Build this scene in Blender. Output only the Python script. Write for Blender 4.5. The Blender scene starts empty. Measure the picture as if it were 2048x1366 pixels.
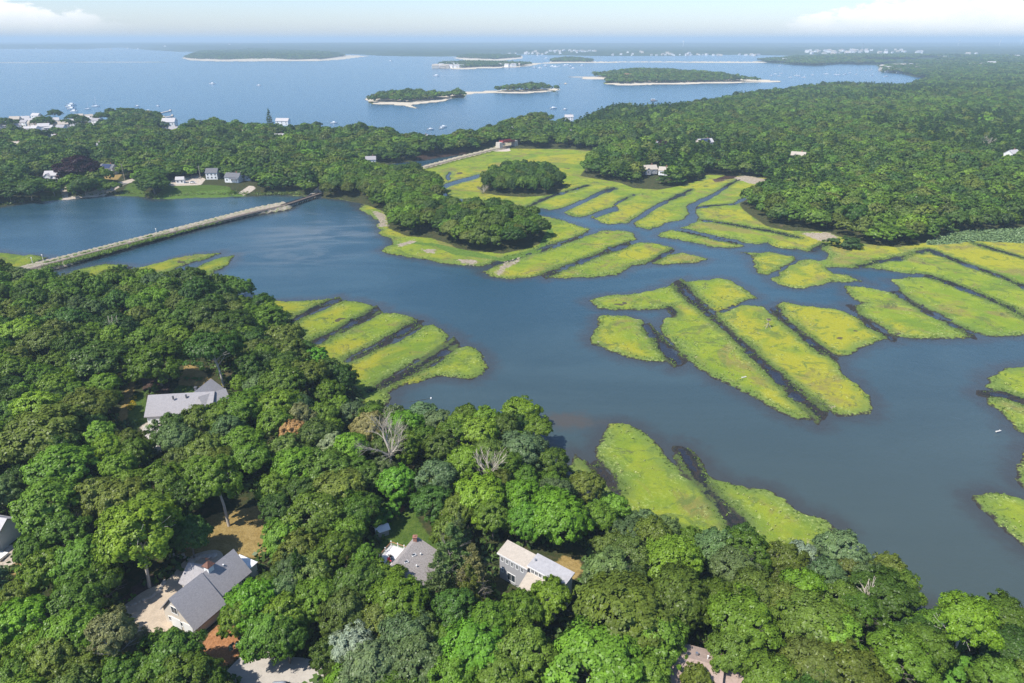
import bpy, bmesh, math, random
import numpy as np
from mathutils import Vector, Matrix
R = math.radians
SC = bpy.context.scene
COL = SC.collection
random.seed(7)
rng = np.random.default_rng(7)

# ------------------------------------------------------------------ camera, sky, sun
H = 108.0; F = 1365.0; VH = 79.0
PITCH = math.atan((683 - VH) / F)
cam = bpy.data.cameras.new('camera'); cam.sensor_width = 36; cam.lens = 36 * F / 2048
cam.clip_start = 1; cam.clip_end = 200000
co = bpy.data.objects.new('camera', cam); COL.objects.link(co)
co.location = (0, 0, H); co.rotation_euler = (math.pi / 2 - PITCH, 0, 0)
SC.camera = co
SC.view_settings.view_transform = 'Standard'; SC.view_settings.look = 'None'
SC.view_settings.gamma = 1; SC.view_settings.exposure = 0.46
SC.cycles.use_denoising = True; SC.cycles.denoising_prefilter = 'NONE'; SC.cycles.denoising_quality = 'HIGH'
SC.cycles.max_bounces = 6; SC.cycles.diffuse_bounces = 3; SC.cycles.glossy_bounces = 2
SC.cycles.transmission_bounces = 2; SC.cycles.transparent_max_bounces = 6; SC.cycles.volume_bounces = 0
SC.cycles.sample_clamp_indirect = 4

SUN_EL, SUN_AZ = 54.0, 232.0          # azimuth clockwise from +Y: the light comes from the left, a little behind the camera
sun = bpy.data.lights.new('sun', 'SUN'); sun.energy = 4.8; sun.angle = R(0.53); sun.color = (1, .945, .86)
so = bpy.data.objects.new('sun', sun); COL.objects.link(so)
sd = Vector((math.sin(R(SUN_AZ)) * math.cos(R(SUN_EL)), math.cos(R(SUN_AZ)) * math.cos(R(SUN_EL)), math.sin(R(SUN_EL))))
so.rotation_euler = sd.to_track_quat('Z', 'Y').to_euler(); so.location = (0, 0, 300)

# ------------------------------------------------------------------ node helpers
class N:
    def __init__(s, tree): s.t = tree; s.n = tree.nodes; s.l = tree.links
    def new(s, typ, props=None, **ins):
        n = s.n.new(typ)
        for k, v in (props or {}).items(): setattr(n, k, v)
        for k, v in ins.items(): s.set(n, k, v)
        return n
    def set(s, n, k, v):
        i = n.inputs[int(k[1:])] if (k[0] == 'i' and k[1:].isdigit()) else n.inputs[k.replace('_', ' ')]
        if isinstance(v, bpy.types.NodeSocket): s.l.new(v, i)
        else: i.default_value = v
    def m(s, op, a, b=0.0, c=None, clamp=False):
        n = s.new('ShaderNodeMath', dict(operation=op, use_clamp=clamp), i0=a, i1=b)
        if c is not None: s.set(n, 'i2', c)
        return n.outputs[0]
    def mix(s, f, a, b):
        n = s.new('ShaderNodeMix', dict(data_type='RGBA'))
        s.set(n, 'i0', f); s.set(n, 'i6', a); s.set(n, 'i7', b); return n.outputs[2]
    def mul(s, a, b):
        n = s.new('ShaderNodeMix', dict(data_type='RGBA', blend_type='MULTIPLY'))
        s.set(n, 'i0', 1.0); s.set(n, 'i6', a); s.set(n, 'i7', b); return n.outputs[2]
    def noise(s, vec, scale, detail=3, rough=.55, dist=0):
        n = s.new('ShaderNodeTexNoise'); s.l.new(vec, n.inputs['Vector'])
        n.inputs['Scale'].default_value = scale; n.inputs['Detail'].default_value = detail
        n.inputs['Roughness'].default_value = rough; n.inputs['Distortion'].default_value = dist
        return n.outputs['Fac']
    def ss(s, x, a, b):                     # smoothstep
        n = s.new('ShaderNodeMapRange', dict(interpolation_type='SMOOTHSTEP'), i0=x, i1=a, i2=b); return n.outputs[0]
    def pos(s): return s.new('ShaderNodeNewGeometry').outputs['Position']
    def att(s, name, t='GEOMETRY'): return s.new('ShaderNodeAttribute', dict(attribute_name=name, attribute_type=t))
    def scaled(s, vec, x, y, z): 
        n = s.new('ShaderNodeVectorMath', dict(operation='MULTIPLY'), i0=vec); n.inputs[1].default_value = (x, y, z); return n.outputs[0]
def C(r, g, b): return (r, g, b, 1)
def new_mat(name):
    m = bpy.data.materials.new(name); m.use_nodes = True; m.node_tree.nodes.clear(); return m, N(m.node_tree)
def simple(name, col, rough=.8, var=.25, scale=1.5, bump=0, metal=0, coord='obj', stretch=(1, 1, 1), var_col=None):
    m, k = new_mat(name)
    tc = k.new('ShaderNodeTexCoord').outputs['Object']; tc = k.scaled(tc, *stretch)
    n1 = k.noise(tc, scale, 4, .65); n2 = k.noise(tc, scale * 7, 2)
    f = k.m('ADD', k.m('MULTIPLY', n1, .6), k.m('MULTIPLY', n2, .4))
    lo = C(*[c * (1 - var) for c in col]); hi = C(*[min(1, c * (1 + var)) for c in (var_col or col)])
    c = k.mix(k.ss(f, .3, .7), lo, hi)
    b = k.new('ShaderNodeBsdfPrincipled', Base_Color=c, Roughness=rough, Metallic=metal)
    if bump:
        bp = k.new('ShaderNodeBump', Strength=bump, Height=n2, Distance=.1); k.l.new(bp.outputs[0], b.inputs['Normal'])
    o = k.new('ShaderNodeOutputMaterial'); k.l.new(b.outputs[0], o.inputs[0]); return m

# ------------------------------------------------------------------ world
w = bpy.data.worlds.new('World'); SC.world = w; w.use_nodes = True; w.node_tree.nodes.clear(); k = N(w.node_tree)
sky = k.new('ShaderNodeTexSky', dict(sky_type='NISHITA', sun_disc=False, sun_elevation=R(SUN_EL), sun_rotation=R(SUN_AZ),
            air_density=1.0, dust_density=.6, ozone_density=2.0, altitude=100))
tc = k.new('ShaderNodeTexCoord').outputs['Generated']
sep = k.new('ShaderNodeSeparateXYZ'); k.l.new(tc, sep.inputs[0])
az = k.m('ARCTAN2', sep.outputs[0], sep.outputs[1]); el = sep.outputs[2]
comb = k.new('ShaderNodeCombineXYZ'); k.l.new(az, comb.inputs[0]); k.l.new(k.m('MULTIPLY', el, 2.2), comb.inputs[1])
cn = k.noise(comb.outputs[0], 14, 7, .62, .25); cn2 = k.noise(comb.outputs[0], 45, 4, .6)
puff = k.m('ADD', k.m('MULTIPLY', cn, .8), k.m('MULTIPLY', cn2, .2))
def bank(a0, a1, e0, e1, peak):        # a bank of cumulus between two azimuths, its top rising towards `peak`
    inside = k.m('MULTIPLY', k.ss(az, a0 - .06, a0 + .05), k.m('SUBTRACT', 1.0, k.ss(az, a1 - .05, a1 + .06)))
    rel = k.m('DIVIDE', k.m('SUBTRACT', az, peak), (a1 - a0))
    top = k.m('SUBTRACT', e1, k.m('MULTIPLY', k.m('MULTIPLY', rel, rel), (e1 - e0) * 2.0))
    edge = k.m('ADD', top, k.m('MULTIPLY', k.m('SUBTRACT', puff, .5), .09))
    h = k.m('SUBTRACT', 1.0, k.ss(k.m('SUBTRACT', el, edge), -.0035, .0045))
    base = k.ss(k.m('ADD', el, k.m('MULTIPLY', k.m('SUBTRACT', puff, .5), .012)), e0 - .008, e0 + .030)
    return k.m('MULTIPLY', inside, k.m('MULTIPLY', h, base))
b1 = bank(-.80, -.50, .007, .036, -.62)
b2 = bank(.36, .85, .004, .058, .66)
b3 = bank(-.14, -.035, .052, .085, -.08); b4 = bank(.06, .13, .054, .08, .10)
cl = k.m('MAXIMUM', k.m('MAXIMUM', b1, b2), k.m('MAXIMUM', b3, b4))
cl = k.m('MULTIPLY', cl, .92)
hi = k.m('MULTIPLY', k.ss(k.noise(comb.outputs[0], 5, 6, .6), .55, .8), k.ss(el, .1, .3))
cl = k.m('MAXIMUM', cl, k.m('MULTIPLY', hi, .7))
lowt = k.ss(el, 0.0, .12)
tint = k.mul(sky.outputs[0], k.mix(lowt, C(.93, .99, 1.24), C(.84, .98, 1.16)))      # blue tint multiplied into the sky colour, imitating haze over the bay
ccol = k.mix(k.ss(puff, .3, .65), C(6.8, 7.0, 7.5), C(7.9, 7.7, 7.5))
final = k.mix(cl, tint, ccol)
bg = k.new('ShaderNodeBackground', Strength=.118); k.l.new(final, bg.inputs[0])
o = k.new('ShaderNodeOutputWorld'); k.l.new(bg.outputs[0], o.inputs[0])

# ------------------------------------------------------------------ geometry of the place, in metres: P turns a map mark into a point at height z
cP, sP = math.cos(PITCH), math.sin(PITCH)
def P(u, v, z=0.0):
    x = (u - 1024) / F; y = (683 - v) / F
    t = (z - H) / (-sP + y * cP)
    return (x * t, (cP + y * sP) * t)
def V3(u, v, z=0.0): x, y = P(u, v, z); return Vector((x, y, z))
def Q(x, y, z):
    d = y * cP - (z - H) * sP; h = y * sP + (z - H) * cP
    return 1024 + F * x / d, 683 - F * h / d
def ring(pts, z=0.0):
    return np.array([P(p[0], p[1], p[2] if len(p) > 2 else z) for p in pts])
def sdf(poly, X, Y, far=40.0):
    """signed distance (+ inside) of points to a polygon, clamped outside its neighbourhood"""
    d0 = np.hypot(poly[:, 0], poly[:, 1]).min(); mar = far + .05 * d0
    out = np.full(X.shape, -mar)
    sel = (X > poly[:, 0].min() - mar) & (X < poly[:, 0].max() + mar) & (Y > poly[:, 1].min() - mar) & (Y < poly[:, 1].max() + mar)
    x = X[sel]; y = Y[sel]
    if not len(x): return out
    best = np.full(x.shape, 1e18); ins = np.zeros(x.shape, bool)
    for i in range(len(poly)):
        ax, ay = poly[i - 1]; bx, by = poly[i]
        ex, ey = bx - ax, by - ay; L = ex * ex + ey * ey + 1e-9
        t = np.clip(((x - ax) * ex + (y - ay) * ey) / L, 0, 1)
        np.minimum(best, (x - ax - t * ex) ** 2 + (y - ay - t * ey) ** 2, out=best)
        if ay != by:
            c = (ay > y) != (by > y)
            ins ^= c & (x < ex * (y - ay) / ey + ax)
    d = np.sqrt(best); out[sel] = np.clip(np.where(ins, d, -d), -mar, mar * 4); return out
def stroke(pts):
    """polygon round a line given as (u, v, width)"""
    a = np.array([p[:2] for p in pts], float); wd = np.array([p[2] for p in pts], float) / 2
    t = np.gradient(a, axis=0); t /= np.linalg.norm(t, axis=1)[:, None]
    n = np.stack([-t[:, 1], t[:, 0]], 1)
    l = a + n * wd[:, None]; r = a - n * wd[:, None]
    return ring([tuple(p) for p in np.vstack([l, r[::-1]])])
# smooth value noise for shapes
_g = rng.random((256, 256))
def vnoise(X, Y, s):
    x = X / s; y = Y / s; xi = np.floor(x).astype(int); yi = np.floor(y).astype(int); fx = x - xi; fy = y - yi
    fx = fx * fx * (3 - 2 * fx); fy = fy * fy * (3 - 2 * fy)
    g = lambda a, b: _g[a % 256, b % 256]
    return (g(xi, yi) * (1 - fx) + g(xi + 1, yi) * fx) * (1 - fy) + (g(xi, yi + 1) * (1 - fx) + g(xi + 1, yi + 1) * fx) * fy

# forest and upland rings (u, v, z): far sides are marked where the canopy tops show, near sides at the ground
F_NEAR = [(-300, 533, 9), (0, 536, 9), (49, 536, 9), (79, 548, 9), (103, 542, 9), (135, 554, 9), (173, 561, 9), (211, 558, 9), (255, 550, 9), (295, 547, 9), (325, 550, 9), (355, 547, 9), (393, 548, 9), (420, 559, 9), (471, 557, 9), (496, 576, 9), (512, 586, 9), (528, 596, 9), (542, 608, 9), (556, 625, 9), (570, 646, 9), (590, 664, 9), (598, 680, 9), (631, 695, 9), (652, 712, 9), (680, 726, 9), (704, 738, 9), (710, 765, 9), (712, 792, 9), (729, 806, 9), (780, 804, 9), (810, 807, 9), (859, 812, 9), (905, 815, 9), (932, 810, 9), (973, 812, 9), (1000, 820, 9), (1024, 812, 9), (1059, 833, 9), (1090, 852, 9), (1093, 870, 9), (1120, 896, 9), (1145, 912, 9), (1165, 936, 9), (1190, 962, 9), (1230, 996, 9), (1250, 1020, 9), (1295, 1018, 9), (1349, 1032, 9), (1363, 1052, 9), (1403, 1072, 9), (1441, 1072, 9), (1468, 1050, 9), (1498, 1048, 9), (1531, 1062, 9), (1563, 1092, 9), (1596, 1082, 9), (1639, 1088, 9), (1655, 1082, 9), (1699, 1086, 9), (1736, 1098, 9), (1774, 1116, 9), (1800, 1140, 9), (1834, 1160, 9), (1856, 1176, 9), (1888, 1178, 9), (1923, 1192, 9), (1956, 1214, 9), (1980, 1220, 9), (2018, 1202, 9), (2048, 1206, 9), (2300, 1280, 9), (2300, 1750, 8), (-300, 1750, 8)]
U_LEFT = [(-300, 425), (0, 415), (54, 406), (122, 400), (225, 391), (287, 393), (312, 400), (379, 396), (512, 393), (539, 389), (604, 392), (642, 396), (672, 400), (700, 385), (760, 330), (830, 322), (1010, 298), (1190, 300), (1230, 300), (1230, 260), (1150, 262, 4), (1138, 240, 6), (1135, 228, 12), (1086, 221, 14), (1054, 224, 14), (1035, 229, 14), (1005, 242, 14), (956, 248, 14), (945, 264, 14), (918, 251, 14), (899, 267, 14), (862, 272, 12), (856, 264, 14), (821, 256, 14), (813, 270, 14), (783, 251, 14), (737, 246, 14), (656, 251, 14), (628, 241, 14), (585, 249, 14), (545, 253, 12), (512, 240, 14), (455, 245, 14), (430, 228, 14), (400, 240, 14), (370, 246, 12), (345, 252, 4), (320, 240, 1), (270, 233, 0), (235, 237, 1), (200, 240, 1), (150, 240, 1), (100, 238, 1), (60, 241, 1), (0, 246, 1), (-300, 250, 1)]
U_RIGHT = [(1135, 262, 6), (1143, 249, 14), (1149, 238, 14), (1176, 224, 14), (1197, 216, 14), (1214, 205, 16), (1241, 200, 17), (1276, 209, 14), (1322, 206, 15), (1363, 199, 17), (1430, 188, 20), (1485, 171, 24), (1536, 169, 24), (1612, 158, 25), (1666, 155, 25), (1753, 156, 25), (1807, 158, 25), (1848, 150, 20), (1880, 130, 15), (2300, 120, 15), (2300, 455), (2048, 461), (1980, 465), (1915, 468), (1861, 484), (1793, 495), (1731, 489), (1677, 473), (1655, 465), (1574, 462), (1536, 454), (1515, 440), (1490, 422), (1480, 410), (1492, 400), (1530, 388), (1536, 357), (1485, 354), (1411, 350), (1398, 361), (1363, 372), (1317, 380), (1268, 377), (1241, 366), (1197, 359), (1162, 353), (1176, 334), (1202, 304), (1150, 300)]
F_HEAD = [(650, 352, 9.5), (680, 338, 9.5), (740, 333, 9.5), (800, 334, 9.5), (850, 339, 9.5), (876, 350, 9.5), (888, 372, 9.5), (876, 388, 9.5), (890, 404, 9.5), (960, 405, 9.5), (1010, 400, 9.5), (1050, 414, 9.5), (1085, 434, 9.5), (1102, 448, 9.5), (1106, 468), (1078, 488), (1051, 498), (1005, 508), (918, 500), (905, 490), (864, 477), (815, 473), (778, 457), (776, 436), (772, 425), (740, 412), (700, 402), (660, 393), (645, 380)]
F_ISLE = [(955, 374), (958, 356, 9), (982, 335, 9.5), (1022, 327, 9.5), (1070, 326, 9.5), (1108, 331, 9.5), (1128, 348, 10), (1134, 368), (1118, 385), (1090, 392), (1045, 395), (1000, 392), (972, 387)]
FAR = [(-400, 98), (60, 97), (150, 98), (240, 95), (300, 100), (350, 103), (500, 106), (700, 108), (770, 112), (900, 113), (1000, 107), (1050, 109), (1200, 112), (1350, 111.5), (1450, 109.5), (1530, 110), (1605, 112), (1560, 119), (1510, 122), (1536, 126), (1631, 132), (1677, 128), (1753, 130), (1761, 144), (1807, 148), (1834, 155), (1900, 160), (2400, 160), (2400, 80.6), (-500, 80.6)]
ISL = [  # sandy shores
    [(730, 198), (745, 208), (805, 211), (837, 218), (820, 210), (886, 203), (918, 192), (951, 187), (990, 186), (1050, 187), (1105, 183), (1124, 179), (1110, 176), (1000, 180), (951, 183), (920, 184), (800, 186), (745, 190)],
    [(1137, 154), (1180, 157), (1225, 159), (1240, 162), (1208, 168), (1240, 171), (1350, 169), (1525, 165), (1560, 164), (1560, 161), (1480, 157), (1300, 153), (1200, 152)],
    [(862, 132), (880, 137), (925, 139), (1030, 135), (1062, 132), (1085, 127), (1270, 125), (1536, 126), (1540, 123), (1200, 123), (1060, 126), (1000, 124), (870, 127)],
    [(362, 116), (380, 121), (430, 123), (520, 123), (640, 122), (685, 119), (740, 112), (700, 110), (500, 110), (380, 112)],
    [(-300, 127), (0, 126.2), (200, 125), (370, 124), (370, 123.2), (200, 124), (-300, 125.8)],
    [(1100, 126), (1185, 126), (1195, 122), (1150, 121), (1100, 122)],
    [(985, 121), (940, 122), (905, 116), (930, 112), (1045, 112), (1045, 117), (1010, 121)],
    [(1170, 157), (1225, 158), (1225, 160), (1160, 158)], [(1118, 168), (1135, 165), (1132, 168)],
    [(225, 243), (260, 239), (285, 234), (330, 231), (330, 235), (280, 243), (240, 248)],
]
F_ISL = [  # woods on the islands
    [(741, 193, 12), (764, 183, 12), (810, 179, 12), (878, 183, 12), (924, 185, 10), (918, 188), (886, 199), (818, 205), (745, 204)],
    [(992, 184), (1008, 170, 12), (1080, 166, 12), (1114, 177, 8), (1100, 181), (1050, 184)],
    [(1185, 154), (1200, 145, 12), (1230, 141, 14), (1270, 137, 16), (1310, 140, 14), (1400, 145, 12), (1500, 154, 12), (1520, 163), (1350, 166), (1240, 168), (1212, 166), (1225, 157)],
    [(880, 133), (880, 126, 8), (930, 123, 10), (1040, 125, 10), (1062, 130), (1030, 133), (925, 136)],
    [(370, 116), (390, 105, 10), (500, 101, 14), (640, 104, 14), (690, 110, 8), (640, 119), (520, 120), (400, 119)],
    [(1102, 124), (1110, 116, 12), (1150, 114, 15), (1180, 118, 10), (1185, 124)],
    [(915, 116), (930, 108, 15), (1040, 109, 15), (1040, 115), (985, 119)],
]
MARSH = [
    [(500, 606), (547, 603), (600, 600), (640, 598), (668, 598), (650, 612), (620, 628), (590, 642), (578, 648), (616, 690), (642, 676), (687, 655), (730, 632), (754, 617), (742, 610), (712, 601), (687, 602), (642, 620), (578, 648), (500, 690)],
    [(560, 700), (628, 687), (664, 674), (702, 657), (742, 638), (764, 627), (807, 629), (829, 637), (832, 644), (818, 652), (788, 671), (750, 693), (718, 706), (696, 722), (723, 712), (750, 698), (783, 687), (818, 671), (851, 653), (867, 651), (883, 656), (903, 671), (891, 687), (864, 706), (832, 725), (799, 747), (772, 764), (737, 785), (742, 783), (783, 768), (810, 752), (859, 731), (891, 712), (918, 695), (935, 691), (956, 703), (973, 722), (977, 736), (964, 750), (946, 758), (891, 755), (864, 759), (832, 766), (799, 773), (786, 786), (783, 798), (772, 812), (700, 850), (560, 800)],
    [(-60, 500), (0, 503), (30, 507), (60, 510), (95, 517), (62, 532), (0, 545), (-60, 545)],
    [(140, 546), (168, 536), (209, 526), (233, 529), (257, 530), (230, 543), (200, 553), (250, 545), (263, 540), (298, 531), (339, 519), (393, 510), (444, 504), (450, 507), (412, 519), (371, 532), (325, 545), (350, 548), (366, 544), (407, 527), (439, 514), (474, 508), (472, 517), (447, 536), (420, 552), (444, 560), (440, 575), (300, 600), (146, 575)],
    [(705, 410), (737, 427), (760, 443), (753, 454), (761, 468), (783, 479), (791, 489), (761, 502), (778, 508), (832, 517), (878, 526), (918, 530), (956, 534), (985, 528), (1008, 523), (1024, 517), (1085, 496), (1130, 481), (1165, 469), (1178, 458), (1151, 449), (1105, 435), (1000, 420), (800, 415)],
    [(967, 544), (989, 554), (1024, 560), (1060, 555), (1086, 550), (1140, 530), (1214, 501), (1273, 480), (1262, 464), (1249, 461), (1208, 460), (1197, 467), (1174, 472), (1130, 486), (1085, 502), (1024, 521), (990, 532)],
    [(1092, 556), (1138, 537), (1214, 508), (1279, 484), (1317, 489), (1346, 495), (1350, 500), (1322, 515), (1295, 526), (1268, 533), (1235, 548), (1192, 554), (1132, 556)],
    [(1303, 526), (1336, 511), (1365, 505), (1403, 512), (1420, 519), (1403, 525), (1363, 529), (1322, 529)],
    [(820, 340), (866, 328), (1010, 296), (1190, 296), (1210, 315), (1175, 350), (1268, 370), (1317, 374), (1400, 360), (1411, 345), (1545, 350), (1536, 380), (1490, 405), (1510, 430), (1575, 458), (1660, 460), (1735, 485), (1735, 496), (1655, 514), (1648, 498), (1612, 505), (1552, 495), (1536, 484), (1512, 489), (1425, 470), (1356, 457), (1376, 449), (1400, 441), (1393, 430), (1373, 439), (1349, 447), (1322, 451), (1298, 458), (1262, 449), (1249, 448), (1208, 447), (1181, 437), (1192, 428), (1162, 434), (1140, 432), (1124, 421), (1094, 422), (1075, 414), (1000, 418), (860, 408)],
    [(1317, 473), (1336, 458), (1363, 462), (1403, 473), (1458, 485), (1501, 493), (1485, 495), (1425, 495), (1390, 487), (1349, 479)],
    [(1485, 506), (1536, 505), (1571, 510), (1594, 512), (1587, 522), (1563, 538), (1536, 550), (1517, 546), (1506, 533), (1501, 519), (1506, 511)],
    [(1655, 514), (1639, 521), (1615, 519), (1590, 526), (1571, 536), (1544, 556), (1543, 562), (1552, 569), (1577, 575), (1609, 577), (1639, 573), (1671, 563), (1709, 564), (1750, 569), (1728, 561), (1704, 556), (1699, 552), (1671, 546), (1658, 538), (1671, 535), (1699, 537), (1742, 537), (1775, 540), (1807, 546), (1848, 549), (1858, 553), (1821, 554), (1793, 557), (1775, 560), (1788, 565), (1798, 573), (1791, 579), (1802, 590), (1834, 608), (1888, 636), (1926, 660), (1959, 671), (1981, 675), (2048, 673), (2300, 668), (2300, 450), (2048, 455), (1915, 460), (1793, 488), (1731, 484), (1655, 492)],
    [(1689, 573), (1712, 573), (1753, 580), (1780, 584), (1796, 593), (1834, 617), (1888, 644), (1940, 671), (1940, 676), (1888, 679), (1834, 679), (1793, 674), (1753, 649), (1720, 630), (1707, 614), (1731, 606), (1715, 601), (1699, 590)],
    [(1554, 611), (1569, 606), (1617, 613), (1671, 617), (1688, 621), (1712, 636), (1739, 654), (1766, 668), (1781, 677), (1753, 685), (1726, 698), (1699, 710), (1677, 713), (1663, 708), (1631, 686), (1590, 655), (1563, 630)],
    [(1365, 563), (1441, 557), (1463, 561), (1485, 576), (1513, 596), (1485, 602), (1458, 614), (1447, 624), (1471, 617), (1493, 611), (1525, 614), (1536, 625), (1555, 633), (1569, 645), (1590, 661), (1617, 681), (1644, 707), (1666, 715), (1682, 731), (1699, 755), (1712, 770), (1736, 794), (1744, 816), (1739, 828), (1712, 833), (1674, 833), (1652, 819), (1617, 794), (1577, 764), (1555, 748), (1533, 726), (1485, 684), (1444, 643), (1403, 604), (1378, 584)],
    [(1176, 600), (1187, 595), (1225, 591), (1290, 586), (1317, 577), (1341, 573), (1357, 584), (1376, 600), (1409, 628), (1441, 655), (1479, 690), (1512, 722), (1536, 746), (1552, 767), (1590, 802), (1625, 832), (1630, 841), (1598, 840), (1563, 827), (1536, 813), (1498, 791), (1430, 759), (1403, 743), (1385, 728), (1371, 712), (1349, 693), (1326, 668), (1313, 650), (1330, 638), (1349, 633), (1344, 622), (1330, 617), (1309, 618), (1241, 620), (1197, 617), (1181, 606)],
    [(1203, 632), (1252, 630), (1284, 641), (1300, 660), (1318, 685), (1336, 718), (1338, 727), (1295, 724), (1254, 717), (1214, 703), (1187, 690), (1181, 676), (1189, 660), (1197, 644)],
    [(1975, 756), (1997, 743), (2010, 737), (2048, 732), (2200, 735), (2200, 840), (2048, 800), (1997, 785), (1978, 775)],
    [(1975, 794), (1997, 794), (2048, 811), (2200, 850), (2200, 980), (2048, 875), (2024, 856), (1997, 821), (1980, 808)],
    [(2043, 892), (2070, 885), (2070, 1000), (2048, 981), (2035, 965), (2033, 930)],
    [(1945, 995), (1959, 988), (1983, 985), (2024, 990), (2048, 996), (2250, 1010), (2250, 1260), (2048, 1098), (1997, 1051), (1969, 1027), (1953, 1011)],
    [(1211, 848), (1224, 844), (1257, 850), (1284, 862), (1308, 881), (1327, 905), (1349, 930), (1374, 957), (1403, 981), (1430, 1011), (1457, 1041), (1482, 1080), (1400, 1180), (1250, 1120), (1240, 1000), (1227, 965), (1216, 940), (1192, 913), (1189, 897)],
    [(1374, 913), (1387, 927), (1430, 954), (1485, 976), (1512, 978), (1536, 981), (1563, 997), (1604, 1027), (1644, 1033), (1674, 1052), (1650, 1110), (1560, 1180), (1520, 1130), (1482, 1041), (1430, 992), (1403, 962), (1376, 924)],
    [(1150, 905), (1176, 925), (1200, 955), (1232, 990), (1210, 1010), (1130, 940)],
]
CREEK = [
    [(1105, 424, 9), (1128, 420, 8), (1173, 400, 6), (1192, 390, 6), (1212, 382, 5)],
    [(1190, 431, 10), (1214, 423, 10), (1234, 417, 10), (1229, 410, 5), (1249, 399, 3)],
    [(1256, 450, 7), (1311, 414, 7), (1338, 401, 4)],
    [(1330, 455, 16), (1372, 445, 14), (1387, 431, 16), (1382, 415, 13), (1393, 407, 10), (1430, 389, 7), (1450, 375, 4)],
    [(884, 374, 8), (918, 363, 8), (959, 352, 7)], [(901, 346, 5), (895, 352, 6), (898, 361, 4)], [(886, 388, 8), (900, 400, 8), (937, 405, 8), (960, 404, 6)],
    [(1640, 520, 3), (1615, 508, 7), (1590, 500, 8)],
    [(1468, 409, 3), (1480, 402, 5), (1506, 391, 4)],
]
DITCH = [
    [(1212, 382, 12), (1230, 377, 5)], [(1249, 399, 5), (1268, 390, 3)], [(1338, 401, 5), (1384, 380, 4)], [(1450, 375, 5), (1479, 359, 4)],
    [(1394, 416, 4), (1439, 411, 3), (1468, 409, 4)], [(1506, 391, 4), (1530, 374, 3)], [(1403, 441, 4), (1440, 446, 5), (1490, 455, 5), (1560, 468, 4), (1600, 478, 3)],
    [(1056, 415, 5), (1080, 402, 5), (1119, 388, 5), (1176, 372, 3)], [(1622, 504, 5), (1650, 489, 4)],
    [(1363, 462, 7), (1403, 472, 7), (1470, 487, 6)],
    [(1718, 535, 6), (1757, 524, 5), (1796, 517, 4), (1856, 500, 4)], [(1852, 551, 7), (1915, 574, 7), (1997, 607, 6), (2048, 634, 6), (2200, 705, 6)],
    [(1856, 500, 4), (1880, 510, 5), (1915, 524, 5), (1997, 553, 6), (2048, 574, 6), (2300, 662, 6)], [(1945, 486, 4), (1975, 497, 4), (2020, 510, 3), (2100, 530, 3)],
    [(1790, 585, 8), (1834, 614, 6), (1888, 641, 6), (1950, 674, 9)], [(1700, 612, 4), (1739, 654, 5), (1788, 680, 8)],
    [(1548, 620, 9), (1565, 640, 7), (1600, 667, 8), (1640, 700, 9), (1670, 718, 5)],
    [(1352, 562, 26), (1378, 592, 20), (1406, 618, 12), (1440, 649, 8), (1480, 686, 8), (1530, 731, 12), (1560, 760, 18), (1600, 798, 24), (1650, 834, 36)],
    [(1292, 650, 14), (1320, 685, 20), (1344, 712, 26), (1360, 728, 24)], [(1340, 618, 10), (1350, 630, 12)],
    [(680, 599, 9), (640, 613, 8), (600, 634, 6), (578, 648, 4)], [(758, 618, 14), (720, 640, 12), (665, 668, 9), (616, 691, 6)],
    [(840, 645, 16), (800, 668, 13), (750, 697, 8), (700, 720, 10)], [(915, 683, 20), (870, 715, 20), (820, 745, 18), (770, 770, 12), (737, 785, 6)],
    [(1176, 469, 3), (1110, 493, 4), (1024, 518, 4), (985, 530, 12)], [(1262, 485, 7), (1214, 505, 7), (1138, 533, 7), (1088, 554, 10)], [(1345, 502, 4), (1320, 515, 4), (1298, 528, 5)],
    [(1360, 900, 30), (1385, 935, 36), (1410, 970, 26), (1440, 1010, 22), (1470, 1045, 22)], [(1190, 925, 14), (1212, 955, 10), (1235, 985, 6)],
    [(1960, 786, 10), (2000, 790, 9), (2060, 806, 9)], [(210, 548, 6), (260, 537, 6)],
]
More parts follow.
